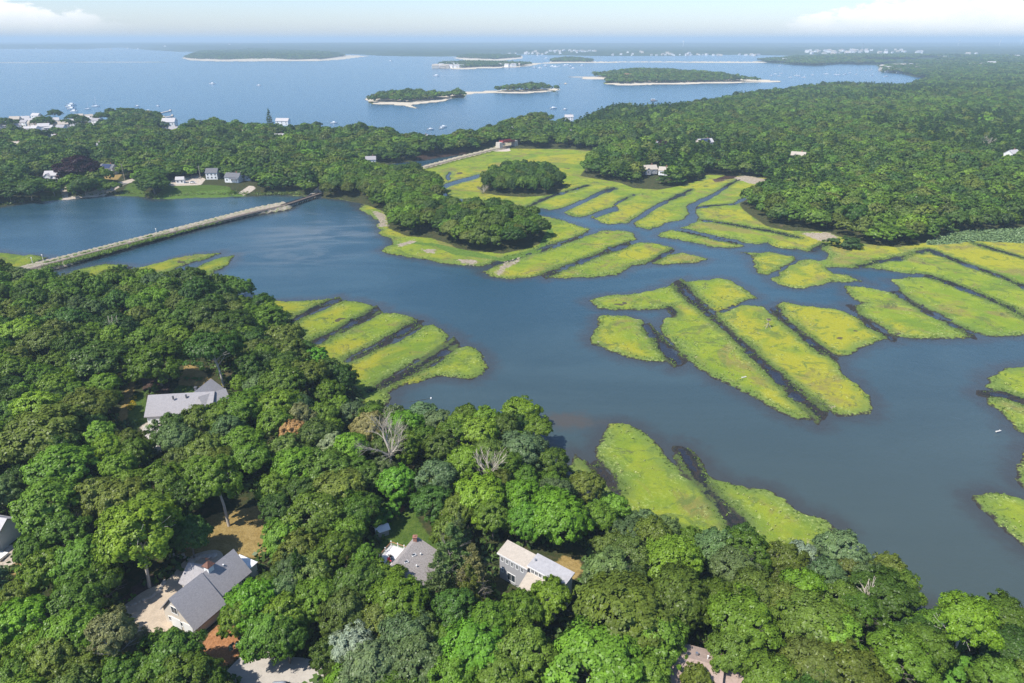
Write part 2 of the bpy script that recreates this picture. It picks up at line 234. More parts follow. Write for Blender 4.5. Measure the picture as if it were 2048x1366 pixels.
PATCH = {   # ground cover: 0 gravel / pale, 1 lawn, 2 dry straw grass, 3 mulch / bare brown, 4 orange needle litter, 5 green scrub, 6 pinkish dead reeds
    0: [[(325, 372), (345, 362), (395, 350), (412, 360), (402, 372), (340, 376)], [(90, 404), (125, 390), (190, 379), (235, 367), (278, 355), (280, 361), (240, 374), (200, 386), (130, 398)],
        [(118, 395), (122, 375), (134, 372), (136, 392)], [(280, 840), (335, 840), (345, 875), (325, 905), (282, 895)], [(-40, 280), (18, 278), (18, 284), (-40, 286)],
        [(472, 383), (500, 372), (514, 374), (505, 379), (480, 386)], [(600, 391), (640, 372), (645, 392), (612, 398)], [(980, 298), (1000, 284), (1016, 284), (1022, 298)],
        [(1188, 258), (1200, 243), (1222, 240), (1215, 252), (1196, 259)], [(0, 266), (60, 266), (130, 262), (210, 247), (130, 248), (0, 258)], [(1830, 1212), (1862, 1210), (1880, 1235), (1860, 1240)], [(-20, 1090), (40, 1090), (30, 1130), (-20, 1135)]],
    1: [[(760, 1050), (800, 1015), (830, 1020), (850, 1060), (890, 1100), (880, 1160), (800, 1160), (755, 1130)], [(250, 830), (262, 790), (290, 780), (300, 840), (270, 860)], [(340, 790), (360, 765), (420, 765), (430, 790)],
        [(300, 392), (330, 374), (420, 371), (460, 374), (470, 392), (390, 394)], [(235, 385), (260, 368), (285, 368), (290, 388)], [(80, 385), (120, 378), (125, 392), (80, 396)], [(1095, 244), (1140, 238), (1148, 256), (1100, 252)]],
    2: [[(350, 1110), (380, 1060), (420, 1030), (520, 1010), (560, 1075), (520, 1120), (470, 1110), (380, 1120)], [(235, 840), (245, 790), (270, 740), (280, 745), (262, 800), (250, 850)], [(355, 770), (370, 725), (400, 735), (430, 765), (420, 778)],
        [(1105, 1130), (1125, 1100), (1160, 1105), (1170, 1135), (1140, 1165)], [(10, 1145), (30, 1125), (60, 1130), (40, 1150)], [(200, 358), (225, 345), (245, 350), (235, 362)], [(-40, 416), (54, 405), (225, 390), (300, 396), (330, 402), (512, 393), (512, 390), (330, 396), (225, 386), (54, 400), (-40, 410)]],
    3: [[(465, 775), (480, 745), (495, 745), (490, 780)], [(240, 1200), (290, 1150), (340, 1140), (310, 1175), (255, 1215)], [(905, 1040), (900, 1020), (880, 1025), (890, 1045)], [(1425, 352), (1450, 350), (1450, 356), (1430, 358)], [(280, 740), (340, 745), (340, 790), (285, 780)]],
    4: [[(385, 1370), (400, 1290), (430, 1250), (490, 1250), (500, 1290), (440, 1350), (400, 1380)], [(795, 1018), (808, 1008), (812, 1020), (792, 1032)]],
    5: [[(290, 396), (330, 384), (450, 378), (500, 386), (480, 394), (380, 396), (320, 400)], [(1100, 440), (1110, 460), (1080, 495), (1010, 513), (905, 500), (870, 484), (812, 478), (812, 474), (870, 478), (1000, 506), (1075, 488)], [(1880, 1290), (1960, 1300), (2048, 1366), (1870, 1366)]],
    6: [[(1845, 492), (1870, 480), (1915, 465), (2048, 458), (2300, 452), (2300, 484), (2048, 488), (1950, 484), (1900, 490)]],
    7: [[(823, 326), (837, 312), (891, 305), (945, 304), (930, 309), (905, 315), (850, 329)], [(1425, 360), (1450, 352), (1475, 353), (1475, 358), (1450, 360)]],
    8: [[(1465, 357), (1490, 352), (1535, 360), (1530, 372), (1500, 368)], [(1600, 468), (1655, 466), (1678, 476), (1650, 486), (1620, 476)], [(740, 420), (770, 430), (776, 455), (755, 455), (757, 440)], [(840, 500), (870, 500), (868, 508), (850, 506)], [(795, 490), (830, 480), (832, 486), (800, 496)], [(915, 520), (955, 522), (950, 532), (920, 527)], [(990, 548), (1010, 525), (1040, 515), (1040, 525), (1010, 540), (1000, 552)]],
}
INLET = [[(72, 278), (92, 264), (128, 259), (160, 253), (176, 256), (150, 264), (125, 272), (98, 284)], [(1090, 247), (1112, 245), (1124, 250), (1116, 262), (1100, 262)], [(238, 247), (262, 244), (275, 249), (250, 256)]]
CAUSE = [(568, 407), (512, 418), (407, 445), (271, 480), (149, 511), (60, 533), (-120, 585), (-120, 615), (79, 547), (130, 536), (190, 516), (298, 485), (407, 456), (512, 431), (580, 420), (588, 412)]
BANK2 = [(826, 341), (848, 333), (918, 314), (989, 297), (1024, 290), (1024, 296), (992, 302), (918, 321), (850, 340)]

r_near = ring(F_NEAR); r_left = ring(U_LEFT); r_right = ring(U_RIGHT); r_head = ring(F_HEAD); r_isle = ring(F_ISLE)
r_far = ring(FAR); r_isl = [ring(p) for p in ISL]; r_fisl = [ring(p) for p in F_ISL]
r_marsh = [ring(p) for p in MARSH]; r_creek = [stroke(p) for p in CREEK]; r_ditch = [stroke([(a, b, w_ * .5 if w_ < 9 else w_ * .3 + 2) for a, b, w_ in p]) for p in DITCH]; r_fill = [stroke([(a, b, w_ * 1.25) for a, b, w_ in p]) for p in DITCH if max(q[2] for q in p) > 8.5]
r_inlet = [ring(p) for p in INLET]; r_cause = ring(CAUSE); r_bank2 = ring(BANK2)
CLEAR = [ring(p, 5) for c in (0, 1, 2, 3, 4, 6, 7) for p in PATCH[c]]

def fields(X, Y, patches=False):
    """shape of the land at points: land sdf, upland sdf, ditch sdf, sand, height"""
    D = np.hypot(X, Y)
    wob = (vnoise(X, Y, 9) - .5) * 2.2 + (vnoise(X + 99, Y, 3.5) - .5) * 1.4
    wob = wob * np.clip(D / 250, .5, 2) + (vnoise(X, Y + 55, 1.3) - .5) * 1.1
    un = sdf(r_near, X, Y) + 2.5; ul = sdf(r_left, X, Y); ur = sdf(r_right, X, Y) + 1
    uh = sdf(r_head, X, Y) + 1.0; ui = sdf(r_isle, X, Y) + 1.0; uf = sdf(r_far, X, Y)
    ul = np.minimum(ul, -np.maximum.reduce([sdf(p, X, Y) for p in r_inlet])); up = np.maximum.reduce([un, ul, ur, uh, ui] + [sdf(p, X, Y) + 7 for p in r_fisl])
    up = np.maximum(up, uf)
    sand = np.maximum.reduce([sdf(p, X, Y) for p in r_isl])
    ma = np.maximum.reduce([sdf(p, X, Y) for p in r_marsh])
    ca = np.maximum(sdf(r_cause, X, Y), -60); b2 = sdf(r_bank2, X, Y)
    cr = np.maximum.reduce([sdf(p, X, Y, 25) for p in r_creek]); dt = np.maximum.reduce([sdf(p, X, Y, 25) for p in r_ditch])
    land = np.maximum.reduce([ma, up, sand])
    land = land + wob * np.clip(1.2 - up / 10, 0, 1)
    cut = np.minimum(land, np.maximum(-(cr + wob * .4), 0 - 12))
    fi = np.minimum(np.maximum.reduce([sdf(p, X, Y, 25) for p in r_fill]), land + 4.5 + wob); cut = np.maximum(cut, np.minimum(fi + wob * .6, .9)); dt = np.minimum(dt + (vnoise(X + 31, Y, 7) - .55) * 2.6 + (vnoise(X, Y + 13, 2.6) - .5) * 1.6, land * 1.0 + 5 + wob); cut = np.maximum(cut, np.minimum(dt + 1.0 + wob * .5, .55)); cut = np.minimum(cut, -(dt + wob * 1.6) + 1.0)
    land = np.where(up > 1, land, cut)
    land = np.maximum(land, ca)
    ss = lambda x, a, b: (lambda t: t * t * (3 - 2 * t))(np.clip((x - a) / (b - a), 0, 1))
    h = np.clip(land * .35, -1.2, .45)
    h = h + ss(un, 1, 30) * 7.55
    h = h + ss(ul, 0, 25) * (2.2 + 1.5 * vnoise(X, Y, 90)) + ss(ur, 0, 60) * (3 + 3 * vnoise(X, Y, 120)) + ss(ur, 60, 420) * 6
    h = h + (ss(uh, 0, 22) + ss(ui, 0, 15)) * 2.6
    for p, hh in zip(r_fisl, (5, 4, 9, 4, 14, 6, 6)): h = h + ss(sdf(p, X, Y), 0, 60) * hh
    farh = ss(uf, 0, 400) * np.clip((D - 2600) / 9000, 0, 1) * (22 + 40 * vnoise(X, Y, 2600)); h = h + farh
    h = np.maximum(h, np.clip(ca * 1.2, -1, 2.2)); h = np.maximum(h, np.clip(b2 * 1.0, -1, 2.0))
    res = dict(fill=fi, land=land, up=np.maximum(up, np.where(b2 > 0, b2, -60)), ditch=dt, sand=np.maximum(sand - np.maximum(up, -2), -99), h=h, cause=np.maximum(ca, b2))
    if patches:
        for c, ps in PATCH.items():
            zz = 8 if c in () else 0
            res['p%d' % c] = np.maximum.reduce([sdf(ring(p, 8 if (p[0][1] > 700) else (3 if c != 6 and c != 8 and c != 7 else 0)), X, Y, 12) for p in ps])
    return res
def ground_z(x, y): return float(fields(np.array([float(x)]), np.array([float(y)]))['h'][0])

# ------------------------------------------------------------------ ground and water sheets
us = np.arange(-240, 2290, 3.0)
vs = np.concatenate([[80.9, 81.6, 82.4], np.arange(83.4, 130, 1.2), np.arange(130, 300, 2.0), np.arange(300, 1400, 2.6), np.arange(1400, 1800, 12)])
UU, VV = np.meshgrid(us, vs)
XX = (UU - 1024) / F; YY = (683 - VV) / F; T = -H / (-sP + YY * cP)
GX = (XX * T).ravel(); GY = ((cP + YY * sP) * T).ravel()
fl = fields(GX, GY, True)
nv, nu = UU.shape
idx = np.arange(nv * nu).reshape(nv, nu)
quads = np.stack([idx[1:, :-1], idx[1:, 1:], idx[:-1, 1:], idx[:-1, :-1]], -1).reshape(-1, 4)
def grid_mesh(name, co3, faces, atts, material, kind='structure'):
    used = np.unique(faces); remap = np.zeros(len(co3), np.int64); remap[used] = np.arange(len(used))
    fa = remap[faces]; me = bpy.data.meshes.new(name)
    me.vertices.add(len(used)); me.vertices.foreach_set('co', co3[used].astype(np.float32).ravel())
    me.loops.add(fa.size); me.loops.foreach_set('vertex_index', fa.ravel().astype(np.int32))
    me.polygons.add(len(fa)); me.polygons.foreach_set('loop_start', np.arange(0, fa.size, 4, dtype=np.int32))
    me.update(calc_edges=True)
    me.polygons.foreach_set('use_smooth', np.ones(len(fa), bool))
    for k_, a in atts.items():
        at = me.attributes.new(k_, 'FLOAT', 'POINT'); at.data.foreach_set('value', a[used].astype(np.float32))
    me.materials.append(material); o = bpy.data.objects.new(name, me); COL.objects.link(o); o['kind'] = kind
    return o

def ground_material():
    m, k = new_mat('ground'); p = k.pos()
    A = {n: k.att(n).outputs['Fac'] for n in ['land', 'up', 'ditch', 'sand', 'cause', 'fill'] + ['p%d' % c for c in PATCH]}
    n_big = k.noise(p, .012, 4, .6); n_mid = k.noise(p, .07, 5, .65, .6); n_sm = k.noise(p, .55, 5, .7); n_ti = k.noise(p, 2.6, 3, .7)
    pst = k.scaled(p, 1, 1, 1)
    # marsh grass
    n_pat = k.noise(p, .11, 6, .7, 1.2); n_str = k.noise(p, .035, 6, .72, 1.0); n_hf = k.noise(p, 1.2, 4, .75)
    c = k.mix(k.ss(n_mid, .38, .62), C(.205, .250, .030), C(.150, .215, .028))
    c = k.mix(k.m('MULTIPLY', k.ss(n_big, .47, .56), .9), c, C(.270, .262, .030))
    c = k.mix(k.m('MULTIPLY', k.ss(k.noise(p, .018, 5, .65, .5), .54, .62), .8), c, C(.110, .180, .030))
    c = k.mix(k.m('MULTIPLY', k.ss(n_str, .51, .62), .85), c, C(.185, .165, .055))
    c = k.mix(k.m('MULTIPLY', k.ss(n_pat, .53, .62), .75), c, C(.095, .140, .036))
    c = k.mix(k.m('MULTIPLY', k.ss(k.noise(p, .06, 5, .7, 1.5), .60, .66), .7), c, C(.075, .085, .045))
    edge = k.m('ADD', A['land'], k.m('MULTIPLY', k.m('SUBTRACT', n_sm, .5), 4.0))
    band = k.m('MULTIPLY', k.m('SUBTRACT', 1.0, k.ss(edge, 1.2, 6.5)), k.ss(n_mid, .3, .5))
    c = k.mix(k.m('MULTIPLY', band, .85), c, C(.120, .175, .044))
    dd = k.m('ADD', A['ditch'], k.m('MULTIPLY', k.m('SUBTRACT', n_sm, .5), 5.0))
    # pale tufts along edges and ditches, wrack and bare pans
    nearedge = k.m('MAXIMUM', k.m('SUBTRACT', 1.0, k.ss(A['land'], 2, 11)), k.ss(A['ditch'], -9, -2))
    tuft = k.m('MULTIPLY', k.ss(n_hf, .52, .66), k.m('MULTIPLY', k.ss(k.noise(p, .09, 3, .6), .46, .60), k.m('ADD', .3, k.m('MULTIPLY', nearedge, .7))))
    c = k.mix(k.m('MULTIPLY', tuft, .75), c, C(.36, .40, .15))
    dark = k.m('MULTIPLY', k.ss(n_hf, .56, .68), k.m('MULTIPLY', k.ss(k.noise(p, .13, 3, .6), .50, .62), k.m('ADD', .25, k.m('MULTIPLY', nearedge, .75))))
    c = k.mix(k.m('MULTIPLY', dark, .7), c, C(.06, .095, .03))
    wr = k.m('MULTIPLY', k.ss(k.noise(p, .2, 5, .75), .655, .70), k.m('SUBTRACT', 1.0, k.ss(A['land'], 2, 18)))
    c = k.mix(k.m('MULTIPLY', wr, .85), c, C(.38, .31, .22))
    pan = k.ss(k.noise(p, .05, 3, .55), .695, .705)
    c = k.mix(k.m('MULTIPLY', pan, .85), c, C(.065, .052, .048))
    g = k.m('ADD', .50, k.m('MULTIPLY', k.m('ADD', k.m('MULTIPLY', n_ti, .45), k.m('MULTIPLY', n_hf, .55)), 1.0))
    # half-flooded sloughs: mud showing between clumps of grass
    c = k.mix(k.m('MULTIPLY', k.ss(A['fill'], -1.2, 1.0), k.ss(k.m('ADD', k.m('MULTIPLY', n_hf, .55), k.m('MULTIPLY', n_sm, .45)), .44, .54)), c, C(.032, .034, .034))
    # ditch sides: dark mud broken by greener grass
    c = k.mix(k.m('MULTIPLY', k.ss(dd, -5.0, -2.0), .7), c, C(.085, .125, .036))
    c = k.mix(k.ss(k.m('ADD', dd, k.m('MULTIPLY', k.m('SUBTRACT', n_hf, .5), 4.0)), -1.3, -.5), c, C(.020, .024, .026))
    mud = k.m('SUBTRACT', 1.0, k.ss(k.m('ADD', edge, k.m('MULTIPLY', k.m('SUBTRACT', n_hf, .5), 2.0)), .1, 1.1))
    c = k.mix(mud, c, k.mix(n_hf, C(.045, .040, .036), C(.028, .026, .027)))
    # upland floor
    f = k.mix(k.ss(n_sm, .35, .65), C(.035, .05, .02), C(.07, .065, .03))
    f = k.mix(k.ss(n_mid, .62, .72), f, C(.12, .095, .055))
    far_ = k.mix(k.ss(k.noise(p, .004, 8, .75), .42, .58), C(.025, .045, .022), C(.05, .075, .03))
    dist = k.new('ShaderNodeVectorMath', dict(operation='LENGTH'), i0=p).outputs['Value']
    f = k.mix(k.ss(dist, 2400, 3200), f, far_)
    upe = k.m('ADD', A['up'], k.m('MULTIPLY', k.m('SUBTRACT', n_sm, .5), 4))
    c = k.mix(k.ss(upe, -.6, .8), c, f)
    # sand
    sf = k.mix(n_sm, C(.42, .36, .27), C(.56, .50, .40))
    c = k.mix(k.ss(A['sand'], 0.0, 2.5), c, sf)
    cols = {0: (C(.40, .34, .27), C(.54, .47, .39)), 1: (C(.055, .10, .022), C(.10, .145, .03)), 2: (C(.24, .17, .06), C(.34, .25, .10)), 3: (C(.06, .042, .035), C(.11, .075, .06)),
            4: (C(.30, .14, .06), C(.42, .21, .10)), 5: (C(.07, .13, .025), C(.13, .20, .04)), 6: (C(.13, .19, .07), C(.20, .25, .12)), 7: (C(.028, .018, .013), C(.07, .045, .035)), 8: (C(.21, .18, .12), C(.37, .31, .25))}
    for ci, (a, b) in cols.items():
        e = k.m('ADD', A['p%d' % ci], k.m('MULTIPLY', k.m('SUBTRACT', n_sm, .5), 2.2 if ci != 8 else 9))
        c = k.mix(k.ss(e, -.25, .5), c, k.mix(k.ss(k.m('ADD', k.m('MULTIPLY', n_sm, .6), k.m('MULTIPLY', n_ti, .4)), .36, .64), a, b))
    ce = k.m('ADD', A['cause'], k.m('MULTIPLY', k.m('SUBTRACT', n_sm, .5), 1.5))
    cc = k.mix(k.ss(n_ti, .35, .65), C(.30, .25, .19), C(.44, .38, .31)); cc = k.mix(k.m('MULTIPLY', k.ss(n_sm, .48, .6), .75), cc, C(.14, .19, .05))
    c = k.mix(k.ss(ce, -.2, .6), c, cc)
    c = k.mul(c, k.new('ShaderNodeCombineColor', i0=g, i1=g, i2=g).outputs[0])
    bump = k.new('ShaderNodeBump', Strength=.8, Height=k.m('ADD', n_ti, n_sm), Distance=.35)
    b = k.new('ShaderNodeBsdfDiffuse', Color=c, Roughness=.6); k.l.new(bump.outputs[0], b.inputs['Normal'])
    o = k.new('ShaderNodeOutputMaterial'); k.l.new(b.outputs[0], o.inputs[0]); return m
def water_material():
    m, k = new_mat('water'); p = k.pos(); land = k.att('land').outputs['Fac']; dt = k.att('ditch').outputs['Fac']
    n1 = k.noise(k.scaled(p, .6, 1.6, 1), .012, 5, .6, 1.2); n2 = k.noise(p, .25, 4, .6); n3 = k.noise(k.scaled(p, 1, 2.2, 1), 1.1, 3, .6)
    c = k.mix(k.ss(n1, .38, .66), C(.018, .054, .078), C(.032, .074, .098))
    sh = k.m('ADD', land, k.m('MULTIPLY', k.m('SUBTRACT', n2, .5), 7))
    dep = k.new('ShaderNodeSeparateXYZ'); k.l.new(p, dep.inputs[0])
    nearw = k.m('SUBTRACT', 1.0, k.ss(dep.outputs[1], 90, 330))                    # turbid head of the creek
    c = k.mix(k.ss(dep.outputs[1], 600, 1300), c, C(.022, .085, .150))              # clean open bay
    c = k.mix(k.m('MULTIPLY', nearw, .8), c, C(.062, .078, .068))
    c = k.mix(k.m('MULTIPLY', k.ss(sh, -8, -.3), .7), c, C(.042, .040, .038))
    bx, by = P(1135, 842)
    q2 = k.new('ShaderNodeVectorMath', dict(operation='SUBTRACT'), i0=p); q2.inputs[1].default_value = (bx, by, 0)
    ql2 = k.new('ShaderNodeVectorMath', dict(operation='LENGTH'), i0=k.scaled(q2.outputs[0], .55, 1.0, 1)).outputs['Value']
    c = k.mix(k.m('MULTIPLY', k.m('SUBTRACT', 1.0, k.ss(k.m('ADD', ql2, k.m('MULTIPLY', k.m('SUBTRACT', n2, .5), 10)), 1, 8)), .75), c, C(.075, .060, .045))
    c = k.mix(k.ss(k.m('ADD', dt, k.m('MULTIPLY', k.m('SUBTRACT', n2, .5), 3)), -1, .5), c, C(.02, .022, .03))
    # pale pool of sky reflection painted into the water colour below the railway bridge
    sx, sy = P(640, 470)
    q = k.new('ShaderNodeVectorMath', dict(operation='SUBTRACT'), i0=p); q.inputs[1].default_value = (sx, sy, 0)
    ql = k.new('ShaderNodeVectorMath', dict(operation='LENGTH'), i0=k.scaled(q.outputs[0], 1.0, .62, 1)).outputs['Value']
    fl_ = k.m('MULTIPLY', k.m('SUBTRACT', 1.0, k.ss(ql, 12, 62)), k.ss(k.noise(k.scaled(p, .5, 1, 1), .03, 5, .6, 2.0), .42, .68))
    c = k.mix(k.m('MULTIPLY', fl_, .85), c, C(.115, .14, .15))
    bump = k.new('ShaderNodeBump', Strength=.35, Height=k.m('ADD', n3, k.m('MULTIPLY', n2, 1.6)), Distance=.25)
    b = k.new('ShaderNodeBsdfPrincipled', Base_Color=c, Roughness=.2, IOR=1.333); k.l.new(bump.outputs[0], b.inputs['Normal'])
    o = k.new('ShaderNodeOutputMaterial'); k.l.new(b.outputs[0], o.inputs[0]); return m
co3 = np.stack([GX, GY, fl['h']], 1)
lq = fl['land'][quads]
atts = {n: fl[n] for n in ['land', 'up', 'ditch', 'sand', 'cause', 'fill'] + ['p%d' % c for c in PATCH]}
ground = grid_mesh('ground', co3, quads[lq.max(1) > -5], atts, ground_material())
water = grid_mesh('water', np.stack([GX, GY, GX * 0], 1), quads[lq.min(1) < 6], {'land': fl['land'], 'ditch': fl['ditch']}, water_material())

# ------------------------------------------------------------------ mesh building
class MB:
    """collects faces; build() links them as ONE mesh object"""
    def __init__(s): s.v = []; s.f = []; s.mi = []; s.cur = 0
    def face(s, pts):
        n = len(s.v); s.v += [tuple(p) for p in pts]; s.f.append(tuple(range(n, n + len(pts)))); s.mi.append(s.cur)
    def hexa(s, b, t):                       # bottom quad, top quad (both counter-clockwise from above)
        n = len(s.v); s.v += [tuple(p) for p in b] + [tuple(p) for p in t]
        for q in ((3, 2, 1, 0), (4, 5, 6, 7), (0, 1, 5, 4), (1, 2, 6, 5), (2, 3, 7, 6), (3, 0, 4, 7)):
            s.f.append(tuple(n + i for i in q)); s.mi.append(s.cur)
    def box(s, c, size, rz=0.0, taper=1.0):  # c = centre of the base
        x, y, z = size[0] / 2, size[1] / 2, size[2]; ca, sa = math.cos(rz), math.sin(rz)
        f = lambda a, b, h: (c[0] + a * ca - b * sa, c[1] + a * sa + b * ca, c[2] + h)
        s.hexa([f(-x, -y, 0), f(x, -y, 0), f(x, y, 0), f(-x, y, 0)], [f(-x * taper, -y * taper, z), f(x * taper, -y * taper, z), f(x * taper, y * taper, z), f(-x * taper, y * taper, z)])
    def tube(s, a, b, ra, rb, n=6, cap=True):
        a = Vector(a); b = Vector(b); d = (b - a)
        if d.length < 1e-6: return
        d.normalize(); u = d.orthogonal().normalized(); w_ = d.cross(u); m = len(s.v)
        for p, r in ((a, ra), (b, rb)):
            for i in range(n):
                t = 2 * math.pi * i / n; s.v.append(tuple(p + (u * math.cos(t) + w_ * math.sin(t)) * r))
        for i in range(n):
            j = (i + 1) % n; s.f.append((m + i, m + j, m + n + j, m + n + i)); s.mi.append(s.cur)
        if cap:
            s.f.append(tuple(m + n + i for i in range(n))); s.mi.append(s.cur)
            s.f.append(tuple(m + n - 1 - i for i in range(n))); s.mi.append(s.cur)
    def mesh(s, name, mats, smooth=False):
        me = bpy.data.meshes.new(name); me.from_pydata(s.v, [], s.f)
        for m in (mats if isinstance(mats, (list, tuple)) else [mats]): me.materials.append(m)
        me.polygons.foreach_set('material_index', s.mi)
        if smooth: me.polygons.foreach_set('use_smooth', [True] * len(s.f))
        me.update(); return me
    def build(s, name, mats, parent=None, smooth=False):
        o = bpy.data.objects.new(name, s.mesh(name, mats, smooth)); COL.objects.link(o); o.parent = parent; return o
def tag(o, label=None, cat=None, group=None, kind=None):
    for k_, v in (('label', label), ('category', cat), ('group', group), ('kind', kind)):
        if v: o[k_] = v
    return o
def empty(name, loc, rz=0.0, scale=1.0):
    o = bpy.data.objects.new(name, None); COL.objects.link(o); o.location = loc; o.rotation_euler = (0, 0, rz); o.scale = (scale,) * 3
    o.empty_display_size = .5; return o
def copy_tree(o, parent=None):
    c = o.copy(); COL.objects.link(c); c.parent = parent
    for ch in list(o.children): copy_tree(ch, c)
    return c

# ------------------------------------------------------------------ trees
def leaf_material(name, spread=.35):
    m, k = new_mat(name)
    t = k.att('tint', 'INSTANCER'); isi = k.m('GREATER_THAN', t.outputs['Fac'], .0001)
    oi = k.new('ShaderNodeObjectInfo')
    col = k.mix(isi, oi.outputs['Color'], t.outputs['Color'])
    rnd = k.new('ShaderNodeNewGeometry').outputs['Random Per Island']
    tc = k.new('ShaderNodeTexCoord').outputs['Object']
    cl = k.noise(tc, .42, 3, .6)
    g = k.m('ADD', 1 - spread, k.m('MULTIPLY', k.m('ADD', k.m('MULTIPLY', rnd, .55), k.m('MULTIPLY', k.ss(cl, .3, .7), .45)), 2 * spread))
    c = k.mul(col, k.new('ShaderNodeCombineColor', i0=g, i1=g, i2=g).outputs[0])
    c = k.mix(k.m('MULTIPLY', k.ss(cl, .5, .72), .4), c, k.mul(c, C(1.28, 1.22, .7)))
    d = k.new('ShaderNodeBsdfDiffuse', Color=c); tr = k.new('ShaderNodeBsdfTranslucent', Color=k.mul(c, C(1.15, 1.25, .5)))
    mx = k.new('ShaderNodeMixShader', Fac=.2); k.l.new(d.outputs[0], mx.inputs[1]); k.l.new(tr.outputs[0], mx.inputs[2])
    gl = k.new('ShaderNodeBsdfGlossy', Color=C(1, 1, 1), Roughness=.42); m2 = k.new('ShaderNodeMixShader', Fac=.015)
    k.l.new(mx.outputs[0], m2.inputs[1]); k.l.new(gl.outputs[0], m2.inputs[2])
    o = k.new('ShaderNodeOutputMaterial'); k.l.new(m2.outputs[0], o.inputs[0]); return m
M_LEAF = leaf_material('leaves'); M_NEEDLE = leaf_material('needles', .28)
M_BARK = simple('bark', (.20, .175, .15), .9, .35, 2.0, stretch=(1, 1, .3))
M_PALE = simple('pale_bark', (.44, .40, .35), .9, .25, 2, stretch=(1, 1, .3)); M_DEAD = simple('dead_wood', (.40, .35, .28), .9, .25, 1.5, stretch=(1, 1, .3))

def rand_dirs(n, r): 
    d = r.normal(size=(n, 3)); return d / np.linalg.norm(d, axis=1)[:, None]
def leaf_quads(cen, nor, size, r, aspect=1.5):
    """one leaf spray (a bent diamond of four corners) per centre"""
    n = len(cen); a = np.cross(nor, rand_dirs(n, r)); a /= np.linalg.norm(a, axis=1)[:, None] + 1e-9
    b = np.cross(nor, a); s1 = (size * aspect)[:, None]; s2 = size[:, None]
    return np.stack([cen - a * s1, cen - b * s2 + nor * s2 * .25, cen + a * s1, cen + b * s2 + nor * s2 * .25], 1)
def quads_mesh(name, q, material):
    n = len(q); me = bpy.data.meshes.new(name); me.vertices.add(n * 4); me.vertices.foreach_set('co', q.astype(np.float32).ravel())
    me.loops.add(n * 4); me.loops.foreach_set('vertex_index', np.arange(n * 4, dtype=np.int32))
    me.polygons.add(n); me.polygons.foreach_set('loop_start', np.arange(0, n * 4, 4, dtype=np.int32)); me.update(calc_edges=True)
    me.materials.append(material); return me
def crown_mesh(name, seed, R0=6.0, nclu=230, per=70, leaf=.155, flat=.72, zc=6.6, shape='oak'):
    """crown of an oak: boughs -> leaf clumps -> leaves, with gaps between boughs"""
    r = np.random.default_rng(seed)
    nb = 13 if shape == 'oak' else 9
    bd = rand_dirs(nb * 3, r); bd[:, 2] = np.abs(bd[:, 2]) * 1.0 - .12; bd /= np.linalg.norm(bd, axis=1)[:, None]
    keep = [bd[0]]                                                     # well separated boughs
    for d in bd[1:]:
        if len(keep) < nb and min(np.linalg.norm(d - e) for e in keep) > .52: keep.append(d)
    keep.append(np.array([0, 0, 1.0])); B = np.array(keep)
    br = R0 * r.uniform(.30, .60, len(B)); bc = B * (R0 - br)[:, None] * r.uniform(.72, 1.22, len(B))[:, None] + r.normal(0, .35, (len(B), 3))
    bc[:, 2] *= flat
    which = r.integers(0, len(B), nclu)
    d = rand_dirs(nclu, r); d = d + B[which] * .75 + np.array([0, 0, .25]); d /= np.linalg.norm(d, axis=1)[:, None]
    cc = bc[which] + d * (br[which] * r.uniform(.55, 1.18, nclu))[:, None] * np.array([1, 1, .8])
    cr = r.uniform(.35, 1.05, nclu) * R0 / 6.5
    w_ = r.integers(0, nclu, nclu * per)
    ld = rand_dirs(nclu * per, r); out = d[w_]
    ld = ld + out * .55 + np.array([0, 0, .35]); ld /= np.linalg.norm(ld, axis=1)[:, None]
    lc = cc[w_] + ld * (cr[w_] * r.uniform(.45, 1.3, len(w_)))[:, None] * np.array([1, 1, .75])
    dome = lc * np.array([1, 1, 1.3]); dome /= np.linalg.norm(dome, axis=1)[:, None] + 1e-6
    nor = ld * .55 + dome * .6 + rand_dirs(len(w_), r) * .5 + np.array([0, 0, .15]); nor /= np.linalg.norm(nor, axis=1)[:, None]
    lc[:, 2] += zc
    return quads_mesh(name, leaf_quads(lc, nor, leaf * r.uniform(.7, 1.35, len(w_)), r), M_LEAF)
def pine_mesh(name, seed, R0=4.6, hgt=13.0, tiers=9, per=1500, leaf=.11, z0=3.0, aspect=3.2):
    r = np.random.default_rng(seed); Q_ = []
    for t in range(tiers):
        f = t / (tiers - 1); z = z0 + (hgt - z0) * f; rad = R0 * (1 - f) ** .75 * r.uniform(.8, 1.1) + .5; nb = max(4, int(9 * (1 - f)) + 3)
        for b in range(nb):
            an = r.uniform(0, 6.283); L = rad * r.uniform(.7, 1.1); n = max(12, int(per / tiers / nb * 4))
            s = r.uniform(.25, 1, n) ** .7; wd = .28 * L * (1.1 - s) + .22
            cx = np.cos(an) * L * s - np.sin(an) * wd * r.uniform(-1, 1, n); cy = np.sin(an) * L * s + np.cos(an) * wd * r.uniform(-1, 1, n)
            cz = z + L * .16 * s + r.normal(0, .16, n)
            nor = rand_dirs(n, r) * .8 + np.array([0, 0, .7]); nor /= np.linalg.norm(nor, axis=1)[:, None]
            Q_.append(leaf_quads(np.stack([cx, cy, cz], 1), nor, leaf * r.uniform(.7, 1.4, n), r, aspect))
    return quads_mesh(name, np.concatenate(Q_), M_NEEDLE)
